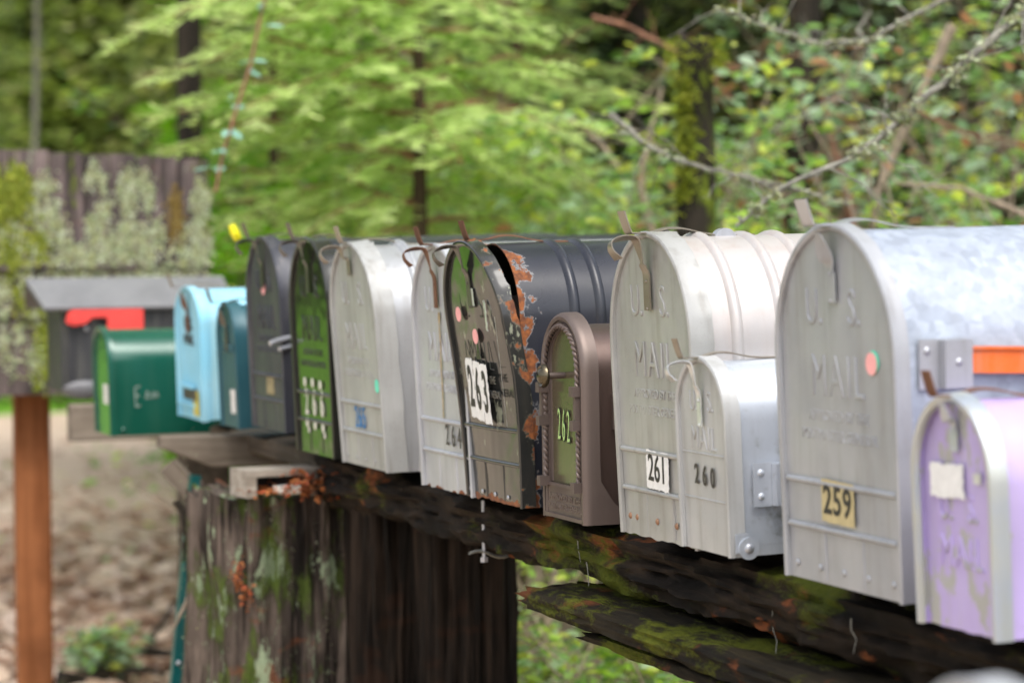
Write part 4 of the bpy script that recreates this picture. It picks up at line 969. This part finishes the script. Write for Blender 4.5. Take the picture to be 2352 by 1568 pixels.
# --- 262 bronze decorative box
def bronze():
    w_, h_, L = .150, .270, .46
    t = thing('decorative_mailbox', 'small bronze mailbox numbered 262 with rope trim and a round knob', 'mailbox', (-3.293, 1.286, 1.036), (rad(.6), 0, 0), 'arched metal mailboxes in a row on the log')
    wb_ = w_ - .002
    body = curved_body(w_ - .018, h_ - .014, L, (), w_ - .018, None, wearf=lambda x, y, z: 0).build('body', [M['F'], M['void']], t)
    # cast surround (flared foot at the lower side)
    m_ = MB(); rr = []
    for (o, y) in [(-.020, -.004), (-.020, -.008), (-.017, -.009), (-.0165, -.006), (-.0145, -.006), (-.014, -.0095), (-.011, -.0105), (-.0105, -.008), (-.008, -.008), (-.0075, -.011), (-.003, -.012), (.0, -.010), (.0022, -.006), (.0026, .0), (.0026, .011), (-.006, .012)]:
        P = profile(w_, h_, 44, w_, None, o); row = []
        for k, (x, z) in enumerate(P):
            yy = y
            if y > .0105: yy += .050 * math.exp(-(z / .028) ** 2) if z < .12 else 0
            row.append((x, yy, z))
        rr.append(row)
    m_.grid(rr); 
    sr = m_.build('surround', M['F2'], t)
    # plate behind
    m_ = MB(); rows = []
    for j in range(31):
        z = .012 + (h_ - .024) * j / 30 * .9995; hw = max(.0005, halfw(w_ - .036, h_ - .018, z - .0, w_ - .036)); rows.append([(-hw, 0, z), (-hw * .5, 0, z), (0, 0, z), (hw * .5, 0, z), (hw, 0, z)])
    m_.grid(rows); dr = m_.build('door', M['Fpanel'], t, loc=(0, -.0045, 0))
    m_ = MB(); P = profile(w_ - .050, h_ - .068, 36, w_ - .050, None, 0); rr = []
    for (o, y) in [(.007, -.002), (.007, -.006), (.004, -.007), (0, -.006), (-.001, -.001)]:
        rr.append([(x, y, z + .048) for x, z in profile(w_ - .050, h_ - .068, 36, w_ - .050, None, o)])
    m_.grid(rr); m_.build('door_frame', M['F2'], t)
    # rope moulding
    m_ = MB(); P = [Vector((x, -.0115, z)) for x, z in profile(w_, h_, 80, w_, None, -.016)]
    fine = []; 
    for i in range(len(P) - 1):
        k = max(1, int((P[i + 1] - P[i]).length / .0011)); fine += [P[i].lerp(P[i + 1], q / k) for q in range(k)]
    fine = [p for p in fine if p.z > .052]; s = 0
    for ph in (0, math.pi):
        pts = []; s = 0
        for i, p in enumerate(fine):
            if i: s += (p - fine[i - 1]).length
            tg = (fine[min(i + 1, len(fine) - 1)] - fine[max(i - 1, 0)]).normalized(); n_ = tg.cross(Vector((0, 1, 0))).normalized(); a = s / .0165 * 2 * math.pi + ph
            pts.append(p + n_ * math.cos(a) * .0019 + Vector((0, 1, 0)) * math.sin(a) * .0019)
        m_.tube(pts, .0023, 7)
    m_.build('rope_trim', M['F2'], t)
    # side clamps and straight cover strips
    for sx in (-1, 1):
        for zz in (.172, .128, .048):
            m_ = MB(); m_.box((0, 0, 0), (.013, .014, .013)); m_.build('clamp', M['F2'], t, smooth=False, loc=(sx * (w_ / 2 - .014), -.015, zz))
        m_ = MB(); m_.box((0, 0, 0), (.008, .009, .036)); m_.build('cover_strip', M['F2'], t, smooth=False, loc=(sx * (w_ / 2 - .014), -.013, .150))
    # plinth panel with cast writing
    m_ = MB(); m_.box((0, -.004, .024), (w_ - .008, .008, .044)); m_.box((0, -.0095, .045), (w_ - .020, .004, .004)); m_.box((0, -.0095, .004), (w_ - .006, .004, .005)); m_.box((-w_ / 2 + .007, -.0095, .024), (.004, .004, .044)); m_.box((w_ / 2 - .007, -.0095, .024), (.004, .004, .044))
    pl = m_.build('plinth', M['F2'], t, smooth=False)
    letters('APPROVED BY THE', .0115, (0, -.0082, .0285), M['F2'], pl, ext=.0007, bev=.0002, sx=1.15, offs=.0002); letters('POSTMASTER GENERAL', .0115, (0, -.0082, .0165), M['F2'], pl, ext=.0007, bev=.0002, sx=1.0, offs=.0002)
    # knob
    m_ = MB(); m_.tube([(0, 0, 0), (0, -.034, 0)], [.0042, .0046], 14); kn = m_.build('knob_stem', M['F2'], t, loc=(-.005, 0, .190))
    rows = []
    for r, y in [(.0, -.042), (.008, -.0415), (.013, -.039), (.015, -.037), (.0185, -.0385), (.0215, -.036), (.022, -.033), (.019, -.030), (.008, -.029)]: r *= .72; rows.append([(r * math.cos(2 * math.pi * k / 28), y, r * math.sin(2 * math.pi * k / 28)) for k in range(28)])
    m_ = MB(); m_.grid(rows, True); m_.build('knob', M['knob'], kn)
    for k, ch in enumerate('262'):
        letters(ch, .060, (-.021 + k * .0165, -.0016, .123 - .001 * k), M['ink'], dr, 'number', ext=.0003, sx=.36, offs=.0012); letters(ch, .060, (-.021 + k * .0165, -.0024, .123 - .001 * k), M['lime'], dr, 'number_foil', ext=.0003, sx=.36, offs=-.0007)
    # side plaque
    m_ = MB(); prof = [(0, 0), (.20, 0), (.20, .05), (.055, .05), (.050, .062), (.040, .067), (.030, .062), (.024, .051), (.020, .046), (0, .045)]
    m_.add([(0, y, z) for y, z in prof] + [(.007, y, z) for y, z in prof], [tuple(range(10)), tuple(range(19, 9, -1))] + [(i, (i + 1) % 10, 10 + (i + 1) % 10, 10 + i) for i in range(10)])
    m_.build('side_plaque', M['F2'], t, smooth=False, loc=(w_ / 2 - .009, .032, .122))
bronze()

# --- 261 big cream ribbed box
t, bo, dr = mailbox('large beige-grey mailbox numbered 261 with rust-edged ribs on its roof', -2.970, 1.042, .236, .366, .60, y=1.278, mb='Gbody', md='G', ribs=(.050, .108, .150), latch=('latch', 'latch'), door_open=1.4, ah=.128, wb=.224, dk=dict(crimp=.0018, flange=.028, seed=6, dent=.002, raggedb=.003, wearb=.8), wearf=lambda x, y, z: .75 * math.exp(-abs(y - .026) / .004) + .45 * math.exp(-min(abs(y - .059), abs(y - .117), abs(y - .159)) / .004) + (.42 if z > .355 else 0), lk=dict(wc=.018, ws=.019))
usmail(dr, .24, .368, M['G'])
rg = ragged(dr, (.004, .0010, .084), .066, .046, M['white'], 'number_sticker', .0012, tilt=rad(2)); letters('261', .046, (0, -.001, .001), M['ink'], rg, 'number', ext=.0003, sx=.80, offs=.0003)
rivets(dr, .24, 5, .022, metal('rusty_rivet', (.40, .24, .15), (.3, .15, .08), met=.4, rough=.6), r=.0042, xs=[-.092, -.07, -.008, .05, .09])
MB().tube([(.0, .085, .357), (.012, .085, .357)], .015, 24).build('rolled_tab', M['zinc'], bo)

# --- 260 small white box
t, bo, dr = mailbox('small white-grey mailbox numbered 260 with a flag bracket on its side', -2.810, 1.046, .132, .220, .46, y=1.268, mb='Hbody', md='H', ah=.066, latch=('latch', 'tape'), bars=False, door_open=1.0, pitch=1.4, dk=dict(seed=7, flange=.018, bead=.004, bars=[(.112, .0010), (.060, .0010)]), lk=dict(sc=.85, wc=.012, ws=.011), wearf=lambda x, y, z: max(0, math.exp(-((y - .10) / .05) ** 2 - ((z - .05) / .04) ** 2)) if x > 0 else 0)
usmail(dr, .132, .220, M['H'], big=.034, lines=False, sx=.72)
for k, ch in enumerate('260'): letters(ch, .032, (-.020 + k * .022, .0014, .087 - .001 * k), M['dink'], dr, 'number', ext=.0004, sx=.78, offs=.0004)
b = flag_bracket(t, (.0680, .050, .080), .95, 'Hbody')
m_ = MB(); m_.box((0, .03, .0), (.004, .11, .026)); m_.box((0, .01, .024), (.004, .024, .004)); m_.build('flag', M['orange'], t, smooth=False, loc=(.073, .075, .082))
m_ = MB(); m_.tube([(0, 0, 0), (.003, 0, 0)], .0125, 24); m_.box((.0010, -.008, .006), (.0014, .016, .022)); fp = m_.build('hinge_plate', M['Hbody'], t, smooth=False, loc=(.0712, .014, .010)); MB().dome((0, 0, 0), .006, (1, 0, 0)).build('rivet', M['zinc'], fp, loc=(.003, 0, 0))

# --- 259 large galvanised box
t, bo, dr = mailbox('largest galvanised steel mailbox with grey door numbered 259', -2.475, 1.043, .258, .370, .62, mb='galv', md='I', ah=.132, latch=('zinc', 'I'), door_open=1.3, pitch=1.0, dk=dict(seed=8, flange=.016, dent=.0012, crimp=.0005), lk=dict(ws=.020, wc=.022, yo=.0008, hook=False, strap_len=.85), wearf=lambda x, y, z: 0)
usmail(dr, .255, .370, M['I'])
rg = ragged(dr, (-.004, .0010, .088), .072, .044, M['gold'], 'number_sticker', .0006, tilt=rad(1)); letters('259', .042, (0, -.001, .0), M['ink'], rg, 'number', ext=.0003, sx=.95, offs=.0007, spacing=1.1)
disc(dr, (.082, .0032, .236), .0115, M['mint']); disc(dr, (.079, .0022, .234), .0115, M['pink']); rivets(dr, .255, 5, .016, M['I'], r=.004)
b = flag_bracket(t, (.130, .042, .234), .95)
m_ = MB(); m_.box((0, .14, 0), (.004, .30, .026)); m_.box((.003, .14, .012), (.004, .30, .003)); m_.build('flag', M['orange'], t, smooth=False, loc=(.137, .056, .238), rot=(rad(-2.5), 0, 0))

# --- small lilac box at right
t, bo, dr = mailbox('small flaking lilac mailbox at the far right with a blank white label', -2.216, 1.034, .144, .219, .48, y=1.262, mb='Jbody', md='J', ah=.076, latch=('latchrust', 'Jrim'), bars=False, door_open=1.6, pitch=.8, dk=dict(seed=9, bead=.0022, flange=.007, dent=.002, raggedb=.002), lk=dict(sc=.9, wc=.014, ws=.014, hook=False, strap_len=.62), wearf=lambda x, y, z: 0)
usmail(dr, .144, .220, M['J'], big=.038, zc=.52, lines=False, sx=.75, bev=.0012)
rim = MB(); rr = []
for (o, y) in [(-.006, -.002), (-.004, -.006), (.002, -.007), (.0045, -.003), (.005, .007), (.0052, .011)]:
    rr.append([(x, y, z) for x, z in profile(.144, .219, 40, None, .076, o)])
rim.grid(rr); rim.build('rim', M['Jrim'], dr)
ragged(dr, (-.018, .0006, .140), .062, .032, M['white'], 'blank_label', .0018, tilt=rad(-2)); ragged(dr, (.038, .0010, .146), .013, .010, M['tape'], 'tape_scrap', .0012)

# --- near mailbox roof, out of focus in the lower right corner
t, bo, dr = mailbox('blurred pale mailbox roof nearest the camera in the lower right corner', -1.36, .93, .17, .215, .45, y=.77, mb='galv', md='I', group=None, bars=False, dk=dict(seed=10))
t.location.z = at(2290, 1532, 1.62).z - .218
t.location.x = -1.375; t.location.y = .80
def near_post():
    t = thing('wooden_post', 'short post under the blurred nearest mailbox', 'post', (-1.375, 1.0, 0)); m_ = MB(); m_.box((0, 0, .46), (.09, .09, .92)); m_.build('board', M['lumberx'], t, smooth=False)
near_post()

# --- left group: teal, powder blue, green, black gabled
t, bo, dr = mailbox('dark teal mailbox squeezed between the powder blue and dull black ones', -5.03, 1.052, .135, .236, .46, y=1.272, mb='teal', md='teal', latch=('latchdark', 'latchdark'), dk=dict(seed=11), bars=False, lk=dict(hook=False))
ragged(dr, (.025, .0020, .050), .036, .045, M['cream'], 'label'); letters('U.S. MAIL', .022, (0, .0018, .15), M['teal'], dr, ext=.0008, bev=.0006)
t, bo, dr = mailbox('powder blue mailbox with a chipped rusty door in the left group', -5.315, 1.052, .150, .262, .48, y=1.262, mb='lblue', md='lblue', ah=.07, latch=('latch', 'latchrust'), dk=dict(seed=12, wearb=.6, flange=.014), bars=False, lk=dict(hook=False, wc=.010), yaw=5, rollx=0)
dr.rotation_euler = (rad(1), rad(2.0), 0)
m_ = MB(); m_.box((-.012, -.003, .065), (.085, .008, .006)); m_.box((-.02, -.002, .028), (.10, .006, .005)); m_.build('handle', M['lblue'], dr, smooth=False)
m_ = MB(); m_.box((.0, .0008, .050), (.08, .003, .022)); m_.build('dark_slot', M['latchdark'], dr, smooth=False)
ragged(dr, (.035, .0012, .034), .035, .050, plain('yellow_stain', (.55, .48, .10), .7, var=.4), 'stain'); letters('U.S.', .034, (0, .0016, .19), M['dink'], dr, ext=.0006); letters('MAIL', .030, (0, .0016, .158), M['dink'], dr, ext=.0006)
b = flag_bracket(t, (.0765, .150, .135), .9, 'lblue'); disc(t, (.0745, .10, .018), .006, M['latchrust'], 'rivet').rotation_euler = (0, 0, rad(90))
gy = at(228, 995, 5.75)
t, bo, dr = mailbox('small glossy forest green mailbox with a scratched side in the left group', gy.x + .075, gy.z + .004, .158, .222, .46, y=gy.y, mb='green', md='green', ah=.07, bars=False, dk=dict(seed=13, dent=.0005, flange=.012), pitch=.2, wearf=lambda x, y, z: 0)
ragged(dr, (.03, .0020, .085), .045, .040, M['cream'], 'label'); MB().dome((0, 0, 0), .006, (1, 0, 0)).build('rivet', M['green'], t, loc=(.079, .020, .012))
scr = leafmat('scratch_marks', [(.35, .42, .38), (.25, .34, .30)], .0, .7)
m_ = MB()
for (y0, z0, y1, z1) in [(.045, .100, .047, .060), (.045, .100, .056, .102), (.045, .082, .054, .083), (.047, .060, .056, .062), (.068, .075, .071, .092), (.071, .092, .075, .076), (.080, .076, .083, .090), (.083, .090, .086, .077), (.089, .078, .091, .089), (.091, .089, .095, .078)]:
    m_.tube([(.0792, y0, z0), (.0792, y1, z1)], .0009, 5)
m_.build('scratched_letters', plain('bare_scratch', (.36, .42, .38), .6), t)

def gabled():
    o = at(128, 905, 6.35); t = thing('gabled_mailbox', 'weathered black gabled plastic mailbox with a red flag in the left group', 'mailbox', (o.x, o.y, o.z)); D = .42; W_ = .20
    zt = at(128, 697, 6.35).z - o.z; zr = at(100, 640, 6.3).z - o.z
    b = MB(); P = [(-W_, 0), (0, 0), (0, zt), (-W_ / 2, zr - .006), (-W_, zt)]
    rows = [[(x, y, z) for x, z in P] for y in (.03, .036, D)]
    b.grid(rows, True); b.add(rows[0], [(4, 3, 2, 1, 0)]); b.add(rows[-1], [(0, 1, 2, 3, 4)])
    for k in range(7): b.box((.002, .05 + k * .055, zt * .5), (.004, .005, zt * .92))
    b.build('body', M['plast'], t, ang=25)
    b = MB(); ov = .03
    for sg in (1,):
        pr = [(-W_ / 2, zr), (.022, zt - .006), (.026, zt - .010), (.022, zt - .016), (-W_ / 2, zr - .010), (-W_ - .022, zt - .016), (-W_ - .026, zt - .010), (-W_ - .022, zt - .006)]
        rows = [[(x, y + (-.022 if k in (0, 4) else 0) * (1 if y < 0 else 0), z) for k, (x, z) in enumerate(pr)] for y in (-ov, -ov + .008, D + .01)]
        b.grid(rows, True); b.add(rows[0], [tuple(range(7, -1, -1))]); b.add(rows[-1], [tuple(range(8))])
    b.build('roof', M['plastroof'], t, ang=25)
    b = MB(); rows = []                      # scoop-shaped lip below the door
    for i in range(13):
        y = .012 + .10 * i / 12; s = .022 * math.sin(math.pi * min(1, .12 + .88 * (1 - i / 12))) ** .6 + .001
        rows.append([(.006 + .012 * math.sin(a) * s / .02 - .03 * (1 - math.cos(a)) * .2, y, .012 + s * math.cos(a) - .004) for a in [math.pi * k / 8 for k in range(9)]])
    b.grid(rows); b.build('door_lip', M['plastroof'], t)
    b = MB(); b.box((-W_ / 2, .024, zt * .48), (W_ - .02, .014, zt * .9)); b.build('door', M['plast'], t, smooth=False)
    y0, y1 = .022, .205; zz = zt - .015
    prof = [(y0, zz - .030), (y0 + .004, zz - .008), (y0 + .016, zz), (y1, zz), (y1, zz - .058), (y1 - .085, zz - .058), (y1 - .085, zz - .018), (y0 + .062, zz - .018), (y0 + .046, zz - .032), (y0 + .020, zz - .038)]
    b = MB(); n = len(prof); b.add([(0, y, z) for y, z in prof] + [(.007, y, z) for y, z in prof], [tuple(range(n)), tuple(range(2 * n - 1, n - 1, -1))] + [(i, (i + 1) % n, n + (i + 1) % n, n + i) for i in range(n)])
    f = b.build('flag', M['red'], t, smooth=False, loc=(.020, 0, 0)); b = MB(); b.tube([(0, 0, 0), (.004, 0, 0)], .013, 20); b.build('flag_hub', M['red'], f, loc=(.007, y0 + .024, zz - .019))
    MB().dome((0, 0, 0), .006, (1, 0, 0)).build('screw', M['zinc'], t, loc=(.004, y0 + .052, zz - .045))
gabled()
